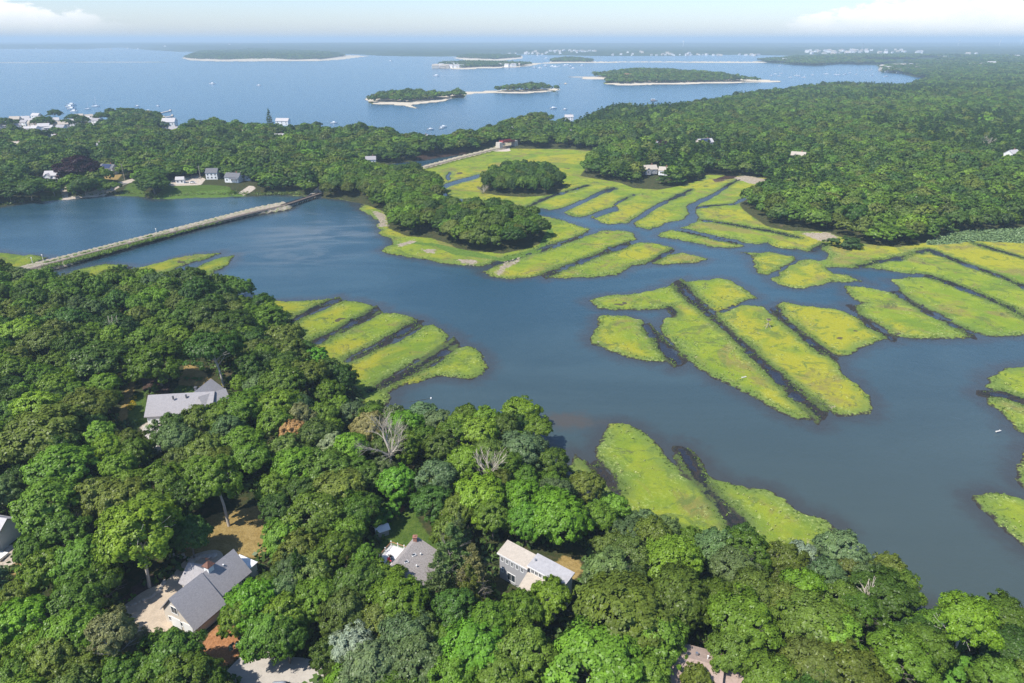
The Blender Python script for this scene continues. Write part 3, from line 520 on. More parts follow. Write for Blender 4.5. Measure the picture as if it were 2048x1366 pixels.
def limbs(mb, p, d, r_, L, depth, rnd, spread=.55, n=5, gravity=.0):
    """recursive tapering branches"""
    segs = 3; q = Vector(p); dd = Vector(d).normalized(); ra = r_
    for i in range(segs):
        nd = (dd + Vector((rnd.uniform(-.16, .16), rnd.uniform(-.16, .16), rnd.uniform(-.08, .14) - gravity))).normalized()
        q2 = q + nd * L / segs; rb = ra * .84; mb.tube(q, q2, ra, rb, n, cap=(depth == 0)); q, dd, ra = q2, nd, rb
        if depth > 0 and i > 0:
            for _ in range(2 if depth > 1 else 3):
                s = dd.orthogonal().normalized(); s.rotate(Matrix.Rotation(rnd.uniform(0, 6.283), 3, dd))
                limbs(mb, q, dd + s * rnd.uniform(spread * .6, spread * 1.7), ra * .62, L * rnd.uniform(.5, .75), depth - 1, rnd, spread, max(3, n - 1), gravity)
    return q
def trunk_mesh(name, seed, h=6.5, r_=.26, lean=.12):
    rnd = random.Random(seed); mb = MB(); p = Vector((0, 0, -.4)); d = Vector((rnd.uniform(-lean, lean), rnd.uniform(-lean, lean), 1)); ra = r_ * 1.25
    for i in range(4):
        q = p + d.normalized() * h / 4; mb.tube(p, q, ra, ra * .86, 7, False); p = q; ra *= .86; d += Vector((rnd.uniform(-.1, .1), rnd.uniform(-.1, .1), 0))
        if i >= 1:
            for _ in range(2):
                an = rnd.uniform(0, 6.283); limbs(mb, p, (math.cos(an), math.sin(an), .8), ra * .5, 3.4, 1, rnd, .5, 5)
    return mb.mesh(name, M_BARK, True)
HI = [crown_mesh('crown', 100 + i, nclu=[300, 330, 270, 310, 290, 320, 280][i], per=80, flat=[.72, .66, .8, .7, .62, .76, .7][i]) for i in range(7)]
HI_PINE = [pine_mesh('crown', 200 + i) for i in range(3)]
TRUNK = [trunk_mesh('trunk', 300 + i) for i in range(5)]
MID = [crown_mesh('crown_mid', 400 + i, nclu=150, per=40, leaf=.30, flat=[.72, .62, .78, .68, .74, .66][i]) for i in range(6)]
MID_PINE = [pine_mesh('pine_mid', 500 + i, tiers=6, per=260, leaf=.3, aspect=2.2) for i in range(2)]
LOW = [crown_mesh('crown_low', 600 + i, nclu=60, per=12, leaf=.72, flat=.7) for i in range(4)]

TONES = {  # leaf colour, words for it
    'd': ((.062, .118, .018), 'dark green'), 'g': ((.108, .184, .020), 'mid green'), 'b': ((.150, .250, .022), 'bright yellow-green'), 'B': ((.118, .250, .020), 'vivid lime-green'),
    'o': ((.120, .162, .026), 'olive green'), 's': ((.115, .170, .058), 'grey-green'), 'S': ((.25, .31, .18), 'pale silvery green'), 't': ((.19, .185, .080), 'tan-tinged olive'), 'r': ((.62, .34, .13), 'browned orange'), 'p': ((.030, .010, .018), 'dark purple')}
# (u, v of the crown's middle, half width in marks, tone); traced one by one for the crowns that show largest
NEAR = """138 638 33 d;205 722 52 d;314 726 50 g;287 674 30 g;40 665 38 b;35 710 30 o;116 763 30 b;238 655 35 d;309 595 30 b;379 563 38 d;474 578 28 g;190 638 18 d;87 684 38 o;173 676 30 g;417 628 32 o;366 632 24 g;460 648 35 d;500 728 32 d
523 605 24 d;536 635 32 g;566 673 34 o;634 712 26 B;682 750 30 d;580 704 34 o;528 718 28 d;615 748 38 o;566 764 38 g;22 795 30 d;75 812 42 b;175 812 46 o;82 868 70 o;125 936 58 g;200 862 32 b;232 925 32 b;95 1008 58 g;245 990 45 o;300 1024 52 b;372 984 40 d;487 880 38 g;412 900 40 o;352 908 26 o
345 846 34 d;398 834 34 o;440 826 34 g;478 812 38 g;455 848 28 s;593 800 28 s;601 824 28 t;585 850 24 r;550 834 30 g;634 860 34 o;664 878 26 S;702 818 30 s;745 812 24 d;734 845 34 t;807 842 33 B;783 818 22 s;875 832 28 s;929 824 28 g;973 835 34 b;956 860 36 b;1005 848 30 o;883 885 34 o;845 862 25 g;973 900 34 o;929 912 34 b;872 944 40 s;792 958 38 B
656 934 44 g;680 975 46 o;593 928 44 b;547 968 34 g;607 972 34 d;631 1022 56 g;718 1014 42 g;696 1050 34 g;730 992 24 g;592 1090 36 o;672 1090 38 g;730 1095 26 g;864 996 38 d;959 988 50 b;913 1010 34 o;986 1022 36 g;891 1046 30 o
1040 815 32 b;1075 850 28 b;1040 896 44 s;1098 916 34 g;1051 946 28 g;1111 980 34 s;1045 985 38 B;1115 1030 56 B;1055 1030 36 B;1170 966 34 o;1195 1024 34 g;1228 1004 28 b;1292 1034 30 s;1330 1044 28 s;1257 1054 34 s;1303 1066 42 o;1379 1064 24 g;1485 1066 32 d;1430 1082 38 s;1344 1100 46 b
1222 1140 50 s;1341 1122 56 b;1357 1190 60 o;1468 1130 48 s;1515 1176 44 o;1490 1242 64 g;1468 1290 48 g;1241 1228 84 o;1187 1320 84 b;1309 1267 56 g;1046 1216 42 g;1102 1182 40 b;1051 1294 58 g;1398 1342 26 o;1254 1284 50 b;1290 1345 50 g
1688 1094 44 s;1604 1096 28 S;1780 1126 32 o;1653 1134 34 s;1700 1120 28 o;1604 1172 48 b;1766 1184 56 d;1631 1240 66 o;1671 1270 56 b;1563 1190 38 o;1617 1321 56 o;1807 1308 52 g;1915 1240 46 g;1848 1255 40 d;2018 1228 46 g;2024 1294 56 d;2000 1345 46 g;1540 1345 50 g;1700 1345 60 o;1880 1250 44 g;1960 1225 30 b
127 1052 44 g;62 1085 32 g;375 1056 38 d;170 1108 52 g;100 1128 44 g;200 1154 44 g;149 1186 46 g;30 1172 30 o;41 1228 46 B;149 1255 56 b;244 1278 42 t;108 1308 48 o;345 1298 54 g;300 1340 44 g;176 1335 44 o;27 1335 40 g;500 1192 46 B;470 1222 36 b;540 1160 34 g
578 1140 40 s;622 1134 42 o;630 1186 42 g;560 1166 38 s;570 1214 42 b;539 1250 46 g;568 1262 42 g;688 1213 46 o;797 1192 54 b;756 1228 38 o;702 1280 42 S;810 1270 52 s;742 1321 56 s;851 1244 34 o;837 1312 56 s;946 1292 60 B;980 1240 50 g;891 1262 30 g;660 1290 32 o;690 1348 36 b;905 1348 50 b;1000 1345 50 g;430 1345 22 g"""
PINES = [(905, 1108, 42, 's'), (946, 1150, 44, 't'), (880, 1160, 34, 's'), (920, 1085, 30, 's'), (940, 1192, 34, 'o'), (600, 1160, 30, 'd'), (230, 1060, 26, 's'), (1010, 1060, 0, 'g')]
HOUSE_SPOTS = [(-59, 100, 10.5), (-95, 173, 12), (-21, 110, 7), (0, 107, 6), (9, 103, 7), (32, 84, 7), (-109, 116, 8), (-24, 114, 5)]
KEEP_VIEW = []   # lines of sight the photograph shows open: (ring at ground) kept free of crowns
open_px = [[(345, 1150), (370, 1110), (440, 1040), (520, 1015), (545, 1070), (505, 1110), (470, 1180), (370, 1245), (290, 1260), (225, 1230), (260, 1200)], [(405, 1370), (400, 1300), (430, 1258), (488, 1262), (500, 1310), (470, 1366)], [(470, 1366), (510, 1300), (640, 1320), (650, 1390), (440, 1400)],
           [(236, 835), (248, 785), (268, 745), (282, 750), (275, 790), (295, 800), (288, 850), (270, 850)], [(355, 770), (375, 725), (400, 735), (440, 770), (490, 752), (490, 778), (440, 800), (300, 810), (290, 790)],
           [(758, 1050), (800, 1016), (826, 1030), (860, 1065), (870, 1120), (800, 1135), (770, 1115)], [(283, 850), (330, 850), (330, 880), (300, 892), (285, 880)],
           [(995, 1085), (1060, 1095), (1165, 1100), (1165, 1150), (1140, 1175), (1060, 1165), (1000, 1150)], [(1345, 1290), (1390, 1285), (1450, 1320), (1480, 1355), (1400, 1365), (1342, 1345)], [(0, 1035), (28, 1040), (30, 1080), (0, 1120)], [(1880, 1290), (1940, 1292), (2000, 1366), (1870, 1366)]]

def in_open(u, v):
    for poly in open_px:
        c = False
        for i in range(len(poly)):
            (x1, y1), (x2, y2) = poly[i - 1], poly[i]
            if (y1 > v) != (y2 > v) and u < (x2 - x1) * (v - y1) / (y2 - y1) + x1: c = not c
        if c: return True
    return False
ZONES = [((0, 540, 330, 610), 'near the railway causeway end of the left wood'), ((330, 540, 520, 640), 'in the left wood behind the narrow marsh strips'), ((0, 610, 210, 740), 'on the far left of the left wood'),
         ((210, 610, 470, 745), 'in the left wood beyond the hip-roofed house'), ((470, 560, 760, 800), 'on the left wood edge beside the marsh fingers'), ((0, 740, 260, 900), 'left of the hip-roofed house'), ((260, 745, 540, 900), 'around the hip-roofed house'),
         ((0, 900, 260, 1030), 'on the left edge above the pale cottage'), ((260, 880, 480, 1080), 'above the straw-coloured clearing'), ((480, 880, 760, 1080), 'right of the straw-coloured clearing'), ((540, 790, 860, 880), 'around the browned tree behind the big dead tree'),
         ((760, 880, 1010, 1070), 'behind the shingled cottage and its lawn'), ((860, 790, 1110, 900), 'on the creek bank behind the lawn'), ((1010, 880, 1260, 1080), 'behind the grey house with clerestory windows'), ((1240, 1000, 1560, 1110), 'on the bank above the two lower marsh strips'),
         ((0, 1030, 330, 1210), 'left of the long garage house'), ((0, 1210, 400, 1400), 'in the corner below the gravel drive'), ((400, 1080, 760, 1260), 'right of the long garage house'), ((400, 1260, 760, 1400), 'around the concrete drive at the bottom edge'),
         ((760, 1140, 1040, 1400), 'in front of the shingled cottage'), ((1000, 1170, 1330, 1400), 'in front of the grey clerestory house'), ((1160, 1080, 1420, 1240), 'right of the grey clerestory house'), ((1330, 1100, 1580, 1400), 'around the brown-roofed house at the bottom'),
         ((1560, 1060, 1800, 1220), 'along the shore at the lower end of the creek'), ((1580, 1200, 1860, 1400), 'in the lower right wood'), ((1800, 1130, 2400, 1400), 'in the corner by the leaning pale trunk')]
def zone(u, v):
    for (a, b, c, d), t in ZONES:
        if a <= u < c and b <= v < d: return t
    return 'beyond the left edge wood' if u < 0 else 'in the wood along the near creek bank'
rt = random.Random(11)
placed = []                      # (x, y, radius) of every crown so far
def jitter(col, amt=.26):
    v = 1 + rt.uniform(-amt, amt); return (col[0] * v * (1 + rt.uniform(-.14, .1)), col[1] * v, col[2] * v * (1 + rt.uniform(-.2, .2)), 1)
def add_tree(x, y, rad, tone, kind='oak', label=None, name='broadleaf_tree', hs=None, zg=None):
    zg = ground_z(x, y) if zg is None else zg; s = rad / 6.0; hz = hs or min(1.25, max(.62, s ** .6))
    root = empty(name, (x, y, zg), rt.uniform(0, 6.283))
    cr = bpy.data.objects.new('crown', rt.choice(HI_PINE if kind == 'pine' else HI)); COL.objects.link(cr); cr.parent = root
    sx = rad / (4.6 if kind == 'pine' else 6.0); cr.scale = (sx * rt.uniform(.92, 1.1), sx * rt.uniform(.92, 1.1), hz); cr.rotation_euler = (0, 0, rt.uniform(0, 6.28))
    cr.color = jitter(TONES[tone][0])
    tr = bpy.data.objects.new('trunk', rt.choice(TRUNK)); COL.objects.link(tr); tr.parent = root; tr.scale = (sx ** .8, sx ** .8, hz)
    u, v = Q(x, y, zg + 8 * hz)
    size = 'broad' if rad > 5.6 else ('small' if rad < 3.6 else 'medium-sized')
    kw = 'soft-needled pine' if kind == 'pine' else 'broadleaf tree'
    lab = label or '%s %s %s %s' % (size, TONES[tone][1], kw, zone(u, v))
    tag(root, lab, 'tree', None if label else ('%s %s %ss %s' % (size, TONES[tone][1], kw, zone(u, v))))
    placed.append((x, y, rad)); return root
SPECIAL = {(585, 850): 'browned orange tree crown among green ones left of the big dead tree', (634, 712): 'vivid lime-green tree at the wood edge beside the marsh fingers', (138, 638): 'dark green tree left of the small white snag in the left wood',
           (314, 726): 'round mid green tree just behind the hip-roofed house, left of the garden', (1187, 1320): 'largest yellow-green oak at the bottom edge, left of the brown-roofed house', (946, 1292): 'round vivid green tree in front of the grey clerestory house', (702, 1280): 'pale silvery tree right of the concrete drive',
           (792, 958): 'vivid green tree directly in front of the big dead tree', (807, 842): 'domed vivid green tree on the creek bank behind the big dead tree', (1115, 1030): 'large lime-green tree overhanging the grey clerestory house roof',
           (1222, 1140): 'grey-green tree right of the grey clerestory house', (1688, 1094): 'grey-green domed tree at the lower tip of the marsh', (664, 878): 'pale silvery green tree between the browned tree and the big dead tree',
           (744, 1321): '', (244, 1278): 'thin tan-tinged oak in front of the gravel drive', (75, 812): 'bright yellow-green tree left of the hip-roofed house', (41, 1228): 'vivid green tree on the left edge below the pale cottage',
           (1398, 1342): 'small olive tree standing in front of the brown roof'}
n_ind = 0; rows = []
for row in NEAR.replace('\n', ';').split(';'):
    u, v, rp, tone = row.split(); u, v, rp = int(u), int(v), float(rp)
    zt = 14.5
    for _ in range(4):
        x, y = P(u, v + rp * .1, zt); zt = float(fields(np.array([x]), np.array([y]))['h'][0]) + 7.2
    dep = y * cP - (zt - H) * sP; rad = rp * dep / F * 1.1
    if rad > 1.8: rows.append((x, y, rad, u, v, tone))
zg_ = fields(np.array([q[0] for q in rows]), np.array([q[1] for q in rows]))['h']
for (x, y, rad, u, v, tone), zg in zip(rows, zg_):
    add_tree(x, y, rad, tone, label=SPECIAL.get((u, v)) or None, hs=min(1.2, max(.66, (rad / 6.0) ** .5)), zg=float(zg), name='copper_tree' if tone == 'r' else 'broadleaf_tree'); n_ind += 1
def tall_tree(base, lean, rad, hc, sz, tone, r_, lab):
    bx, by = P(*base, 8); root = empty('tall_tree', (bx, by, 8)); tag(root, lab, 'tree'); tx, ty = lean
    b = MB(); b.tube((0, 0, -.3), (tx * .45 + .2, ty * .45, hc * .5), r_, r_ * .82, 9, False); b.tube((tx * .45 + .2, ty * .45, hc * .5), (tx, ty, hc), r_ * .82, r_ * .55, 9, False)
    rr_ = random.Random(int(base[0]))
    for i in range(6): an = i * 1.05 + rr_.uniform(-.3, .3); limbs(b, (tx * .8, ty * .8, hc * rr_.uniform(.62, .9)), (math.cos(an), math.sin(an), .9), r_ * .4, rad * .75, 1, rr_, .5, 5)
    b.build('trunk', M_PALE, root, True)
    cr = bpy.data.objects.new('crown', rt.choice(HI)); COL.objects.link(cr); cr.parent = root; s_ = rad / 6; cr.scale = (s_, s_, sz); cr.location = (tx, ty, hc - 6.6 * sz + 1.5); cr.rotation_euler = (0, 0, rt.uniform(0, 6)); cr.color = jitter(TONES[tone][0], .05); placed.append((bx + tx, by + ty, rad))
tall_tree((458, 1052), (-1.2, .8), 5.6, 10.5, .95, 'g', .34, 'mid green oak on a tall bare pale trunk in the straw-coloured clearing')
tall_tree((448, 773), (-1.5, .5), 8.2, 10.5, 1.25, 'd', .40, 'spreading dark tree with a bare pale trunk behind the hip-roofed house garden')
tall_tree((299, 1174), (-.5, 1.8), 7.4, 10.5, 1.15, 'b', .36, 'large round yellow-green oak in the stone-edged bed of the gravel drive')
tall_tree((1886, 1344), (1.6, .8), 4.6, 9.5, .9, 'b', .27, 'yellow-green tree on a tall pale leaning trunk, lower right')
tall_tree((253, 1372), (0, .8), 3.8, 9.5, .8, 't', .24, 'thin tan-tinged tree on a slender pale trunk at the bottom left edge')
for u, v, rp, tone in PINES:
    if rp:
        x, y = P(u, v, 13.5); add_tree(x, y, rp * (y * cP - (13.5 - H) * sP) / F, tone, 'pine', name='pine_tree', hs=.95)

# woods: candidate stems on a jittered grid inside the wooded rings
def scatter(poly, step, inset, seed, reach=None):
    r = np.random.default_rng(seed); x0, y0 = poly.min(0); x1, y1 = poly.max(0)
    if reach: x0, x1, y0, y1 = max(x0, -reach * .2), min(x1, reach * .85), max(y0, 0), min(y1, reach)
    gx, gy = np.meshgrid(np.arange(x0, x1, step), np.arange(y0, y1, step * .87)); gx = gx + (np.arange(gx.shape[0])[:, None] % 2) * step / 2
    x = (gx + r.uniform(-.36, .36, gx.shape) * step).ravel(); y = (gy + r.uniform(-.36, .36, gy.shape) * step).ravel()
    u, v = Q(x, y, 8.0); k_ = (u > -260) & (u < 2310) & (y > 40) & (v < 1560); x, y = x[k_], y[k_]
    k_ = sdf(poly, x, y) > inset; return x[k_], y[k_]
clear_near = [ring(p, 8) for p in open_px]
def clear_mask(x, y, pads=0.5):
    m = np.ones(len(x), bool)
    for p in CLEAR: m &= sdf(p, x, y) < -pads
    return m
pts = []
x, y = scatter(r_near, 7.6, 1.0, 1)
m = clear_mask(x, y, 1.0)
for (hx, hy, hr) in HOUSE_SPOTS: m &= np.hypot(x - hx, y - hy) > hr + 3
for p in clear_near: m &= sdf(p, x, y) < -1.0
for (px, py, pr) in placed: m &= np.hypot(x - px, y - py) > pr * .72 + 1.9
u, v = Q(x, y, 16.0); m &= ~np.array([in_open(a, b) for a, b in zip(u, v)])
x, y = x[m], y[m]; order = np.argsort(x * x + y * y); zs_ = fields(x, y)['h']
tone_w = 'ddgggggooobbs'
taken = n_ind
for i in order:
    rad = rt.uniform(3.4, 5.2); u, v = Q(x[i], y[i], 14)
    nearhole = in_open(u, v + 14) or in_open(u, v - 16) or in_open(u + 18, v - 8) or in_open(u - 18, v - 8)
    if in_open(u, v - 28): continue
    if nearhole: rad = 2.6
    if taken < 290 and -30 < u < 2080 and v < 1400:
        add_tree(x[i], y[i], rad, rt.choice(tone_w), zg=float(zs_[i])); taken += 1
    else: pts.append((x[i], y[i], rad, 'hi', rt.choice(tone_w)))

def wood(poly, step, inset, seed, tones, lod='mid', rr=(4.2, 6.2), pine=0.0, holes=()):
    x, y = scatter(poly, step, inset, seed); m = clear_mask(x, y, 2.5)
    for (hx, hy, hr) in holes: m &= np.hypot(x - hx, y - hy) > hr
    for p_ in (r_cause, r_bank2): m &= sdf(p_, x, y) < -5
    if lod == 'mid': m &= vnoise(x + 40, y, 17) < .90
    x, y = x[m], y[m]; st = vnoise(x, y + 300, 75); pn = vnoise(x + 500, y, 140)      # stands of differing kind and age
    for a, b, q, w_ in zip(x, y, st, pn):
        tn = rt.choice(tones) if rt.random() < .5 else rt.choice('bggoo' if q > .58 else 'dddg' if q < .38 else 'gogd')
        pts.append((a, b, rt.uniform(*rr) * (.8 + .42 * q), 'pine' if rt.random() < pine * (2.6 if w_ > .6 else .35) else lod, tn))
# sites of the houses and glades beyond the creek: (u, v, clear radius in m, toward the viewer)
SITES = [(105, 362, 17), (212, 350, 17), (360, 366, 14), (425, 358, 11), (465, 366, 16), (497, 368, 11), (740, 328, 12), (1310, 352, 14), (1413, 300, 17), (1318, 301, 11), (1291, 295, 9), (1596, 328, 15), (2032, 322, 14), (1988, 347, 12), (545, 254, 16), (562, 250, 14), (338, 258, 18), (343, 268, 14),
         (848, 283, 10), (561, 282, 12), (1027, 268, 12), (1135, 272, 12), (1138, 241, 14), (194, 301, 12), (32, 301, 12), (105, 284, 12), (146, 320, 10), (492, 271, 12), (1600, 252, 12), (1010, 292, 16), (357, 256, 12), (1406, 318, 7)]
VILLAGE = ring([(-80, 236), (60, 232), (215, 234), (222, 252), (200, 262), (140, 275), (60, 272), (-80, 280)], 3); CLEAR.append(VILLAGE); CLEAR += r_inlet
holes = [(*P(u, v, 4), r_) for u, v, r_ in SITES] + [(*P(u, v + 3.5 * (v - 79) / 200, 4), r_ * .8) for u, v, r_ in SITES] + [(*P(u, v + 8 * (v - 79) / 200, 4), r_ * .7) for u, v, r_ in SITES if u < 560 or u in (1310, 740)]
wood(r_left, 9.6, 4.0, 2, 'dddddggoog', rr=(4.2, 9.0), holes=holes + [(*P(u, v, 4), 14) for u, v in ((20, 243), (60, 243), (100, 243), (140, 245), (60, 252), (100, 250), (180, 240), (20, 255), (200, 250))])
wood(r_head, 8.0, 2.0, 4, 'dggggoob', lod='hi', rr=(4.6, 6.6)); wood(r_isle, 7.4, 1.8, 5, 'dgggdo', lod='hi', rr=(4.2, 6.0))
wood(r_right, 9.2, 2.5, 6, 'ddggggoobg', rr=(3.9, 8.2), pine=.2, holes=holes)
for p in r_fisl: wood(p, 11, -3, 8, 'ddggo', lod='low', rr=(6, 8.5))
# far plain: clumps grow coarser with distance
for (a, b, st, rr) in ((1900, 3200, 15, (9, 12)), (3200, 5200, 30, (16, 24))):
    x, y = scatter(r_far, st, 10, 9 + a, b); d = np.hypot(x, y); k_ = (d > a) & (d < b) & (x > 300)
    k_ &= vnoise(x, y, 260) > .28
    for q in zip(x[k_], y[k_]): pts.append((*q, rt.uniform(*rr), 'low', rt.choice('ddggo')))

A_ = np.array([(p[0], p[1]) for p in pts]); hz = fields(A_[:, 0], A_[:, 1])['h']
protos = bpy.data.collections.new('tree_shapes')                  # shapes the wood is made of; the collection itself is not in the scene
kinds = [('hi', HI), ('mid', MID), ('low', LOW), ('pine', MID_PINE)]; base = {}; cnt = 0
for kn, meshes in kinds:
    base[kn] = (cnt, len(meshes))
    for me in meshes:
        o = bpy.data.objects.new('shape_%03d' % cnt, me); protos.objects.link(o); cnt += 1
me = bpy.data.meshes.new('woodland'); n = len(pts); me.vertices.add(n)
me.vertices.foreach_set('co', np.stack([A_[:, 0], A_[:, 1], hz], 1).astype(np.float32).ravel())
sc_, ix_, rz_, ti_ = [], [], [], []
for (x_, y_, rad, kn, tone) in pts:
    s = rad / (6.0 if kn != 'pine' else 4.2); hs = s ** .5 * rt.uniform(.85, 1.12) if s < 1.3 else min(s * .6, 1.25); hs = hs * rt.uniform(.9, 1.2) if kn != 'pine' else rt.uniform(.85, 1.2)
    sc_ += [s, s, hs]; b0, nn = base[kn]; ix_.append(b0 + rt.randrange(nn)); rz_.append(rt.uniform(0, 6.283)); c_ = jitter(TONES['d' if kn == 'pine' else tone][0]); ti_ += list(c_)
for nm, ty, dat, fld in (('sc', 'FLOAT_VECTOR', sc_, 'vector'), ('ix', 'INT', ix_, 'value'), ('rz', 'FLOAT', rz_, 'value'), ('tint', 'FLOAT_COLOR', ti_, 'color')):
    at = me.attributes.new(nm, ty, 'POINT'); at.data.foreach_set(fld, dat)
wood_o = bpy.data.objects.new('woodland', me); COL.objects.link(wood_o)
tag(wood_o, 'continuous oak and pine woods spreading over the shores, islands and hills', 'woodland', kind='stuff')
g = bpy.data.node_groups.new('woodland_nodes', 'GeometryNodeTree'); g.interface.new_socket('Geometry', in_out='INPUT', socket_type='NodeSocketGeometry'); g.interface.new_socket('Geometry', in_out='OUTPUT', socket_type='NodeSocketGeometry')
gn = g.nodes; gi = gn.new('NodeGroupInput'); go = gn.new('NodeGroupOutput'); ip = gn.new('GeometryNodeInstanceOnPoints'); ci = gn.new('GeometryNodeCollectionInfo')
ci.inputs['Collection'].default_value = protos; ci.inputs['Separate Children'].default_value = True; ci.inputs['Reset Children'].default_value = True
def na(name, ty):
    a = gn.new('GeometryNodeInputNamedAttribute'); a.data_type = ty; a.inputs[0].default_value = name; return [o_ for o_ in a.outputs if o_.enabled and o_.name == 'Attribute'][0]
m2p = gn.new('GeometryNodeMeshToPoints')
g.links.new(gi.outputs[0], m2p.inputs[0]); g.links.new(m2p.outputs[0], ip.inputs['Points'])
g.links.new(ci.outputs[0], ip.inputs['Instance']); ip.inputs['Pick Instance'].default_value = True
g.links.new(na('ix', 'INT'), ip.inputs['Instance Index']); g.links.new(na('sc', 'FLOAT_VECTOR'), ip.inputs['Scale'])
cx = gn.new('ShaderNodeCombineXYZ'); g.links.new(na('rz', 'FLOAT'), cx.inputs[2])
e2r = gn.new('FunctionNodeEulerToRotation'); g.links.new(cx.outputs[0], e2r.inputs[0]); g.links.new(e2r.outputs[0], ip.inputs['Rotation'])
g.links.new(ip.outputs[0], go.inputs[0])
md = wood_o.modifiers.new('trees', 'NODES'); md.node_group = g
print('individual trees', taken, 'woodland', len(pts))
# ------------------------------------------------------------------ materials of built things
M_ROOFG = simple('grey_shingle_roof', (.30, .285, .29), .9, .22, 2.4, .3, stretch=(1, 1, 4)); M_ROOFT = simple('tan_roof', (.40, .35, .29), .9, .15, 2)
M_ROOFB = simple('brown_roof', (.33, .25, .21), .9, .2, 1.2); M_ROOFW = simple('pale_roof', (.43, .41, .405), .9, .12, 1.5); M_ROOFD = simple('dark_roof', (.13, .13, .14), .9, .2, 2)
M_SHAKE = simple('weathered_shakes', (.30, .27, .25), .95, .45, 3.2, .5, stretch=(1.4, 1.4, 3)); M_WHITE = simple('white_paint', (.78, .78, .77), .6, .05, 1)
M_CREAM = simple('cream_shingle_wall', (.60, .54, .46), .85, .1, 3, stretch=(1, 1, 5)); M_GREYW = simple('grey_clapboard', (.33, .33, .345), .85, .08, 4, stretch=(.6, .6, 8)); M_TRIM = simple('trim', (.72, .71, .69), .6, .05, 1)
M_GLASS = simple('window_glass', (.03, .04, .05), .12, .2, .6); M_BRICK = simple('brick', (.30, .14, .10), .9, .3, 6); M_RED = simple('red_cloth', (.55, .03, .06), .8, .15, 3); M_METAL = simple('metal', (.45, .46, .48), .4, .1, 2, metal=.8)
M_COPPER = simple('brown_copper', (.16, .075, .05), .5, .3, 4, metal=.4); M_CEDAR = simple('cedar_rail', (.42, .19, .09), .8, .2, 4); M_STONE = simple('boulder', (.50, .45, .39), .9, .25, 1.2, .6); M_DECK = simple('deck_boards', (.66, .64, .62), .8, .12, 3, stretch=(6, .5, 1))
M_RAIL = simple('rail_steel', (.18, .12, .09), .6, .2, 1); M_TIMBER = simple('creosoted_timber', (.045, .038, .035), .9, .3, 3); M_CONC = simple('concrete', (.42, .385, .34), .9, .12, .7, .2); M_GRAVEL = simple('pea_gravel', (.44, .36, .27), .95, .18, .5, .4)
M_PINK = simple('terracotta', (.50, .24, .17), .9, .15, 1); M_HULL = simple('white_hull', (.80, .80, .80), .35, .04, 1); M_SAIL = simple('dark_canvas', (.05, .09, .20), .8, .1, 2); M_CARG = simple('grey_car_paint', (.30, .33, .37), .3, .06, 1); M_BLACK = simple('black_rubber', (.02, .02, .02), .8, .2, 3)
M_POLE = simple('utility_pole_wood', (.40, .35, .30), .9, .2, 2); M_YELL = simple('yellow_blossom', (.60, .46, .03), .8, .3, 3); M_SOLAR = simple('solar_panel', (.03, .04, .09), .2, .2, 2); M_RUSTB = simple('red_bridge_paint', (.34, .08, .07), .8, .25, 1); M_SLEEP = simple('weathered_sleepers', (.22, .175, .14), .9, .2, 2); M_BALL = simple('ballast', (.44, .38, .32), .95, .2, 1.0, .5)

# ------------------------------------------------------------------ houses
def gable(root, A, B, hw, zr, ze, zg, wallm, roofm, ov=.4, hw2=None, ze2=None, th=.22, wall_name='wall', roof_name='roof'):
    """gabled block: ridge A-B (xy), half widths hw (left of A->B) and hw2 (right)"""
    hw2 = hw if hw2 is None else hw2; ze2 = ze if ze2 is None else ze2
    A = Vector((A[0], A[1], 0)); B = Vector((B[0], B[1], 0)); d = (B - A).normalized(); nl = Vector((-d.y, d.x, 0)); Z = Vector((0, 0, 1))
    w_ = MB(); a1, a2 = A + d * .02, B - d * .02
    pf = [(hw, zg - .6), (-hw2, zg - .6), (-hw2, ze2 - .05), (0, zr - .12), (hw, ze - .05)]
    p0 = [a1 + nl * o + Z * z for o, z in pf]; p1 = [a2 + nl * o + Z * z for o, z in pf]
    w_.face(p0); w_.face(p1[::-1])
    for i in (1, 4): j = (i + 1) % 5; w_.face([p0[i], p1[i], p1[j], p0[j]])
    wall = w_.build(wall_name, wallm, root)
    for s, h_, z_ in ((1, hw, ze), (-1, hw2, ze2)):
        sl = (zr - z_) / h_; e = h_ + ov
        r_ = MB(); c = [A - d * ov + Z * zr, B + d * ov + Z * zr, B + d * ov + nl * s * e + Z * (zr - sl * e), A - d * ov + nl * s * e + Z * (zr - sl * e)]
        if s > 0: c = [c[0], c[1], c[2], c[3]][::-1]
        r_.hexa(c, [q + Z * th for q in c]); rf = r_.build(roof_name, roofm, root)
    return wall, d, nl
def window(root, c, d, out, w_=1.0, h=1.3, frame=M_WHITE, parent=None):
    """c: centre on the wall; d: along the wall; out: outward"""
    c = Vector(c); d = Vector(d).normalized(); out = Vector(out).normalized(); Z = Vector((0, 0, 1)); m = MB(); t = .12
    for (a, b, e, f_) in ((-w_ / 2 - t, w_ / 2 + t, h / 2, h / 2 + t), (-w_ / 2 - t, w_ / 2 + t, -h / 2 - t, -h / 2), (-w_ / 2 - t, -w_ / 2, -h / 2, h / 2), (w_ / 2, w_ / 2 + t, -h / 2, h / 2), (-.03, .03, -h / 2, h / 2)):
        lo = [c + d * a + Z * e, c + d * b + Z * e, c + d * b + Z * e + out * .07, c + d * a + Z * e + out * .07]
        if d.cross(out).z < 0: lo = lo[::-1]
        m.hexa(lo, [q + Z * (f_ - e) for q in lo])
    fr = m.build('window', frame, root)
    g_ = MB(); q = [c - d * w_ / 2 - Z * h / 2 + out * .025, c + d * w_ / 2 - Z * h / 2 + out * .025, c + d * w_ / 2 + Z * h / 2 + out * .025, c - d * w_ / 2 + Z * h / 2 + out * .025]
    g_.face(q); g_.build('pane', M_GLASS, fr); return fr
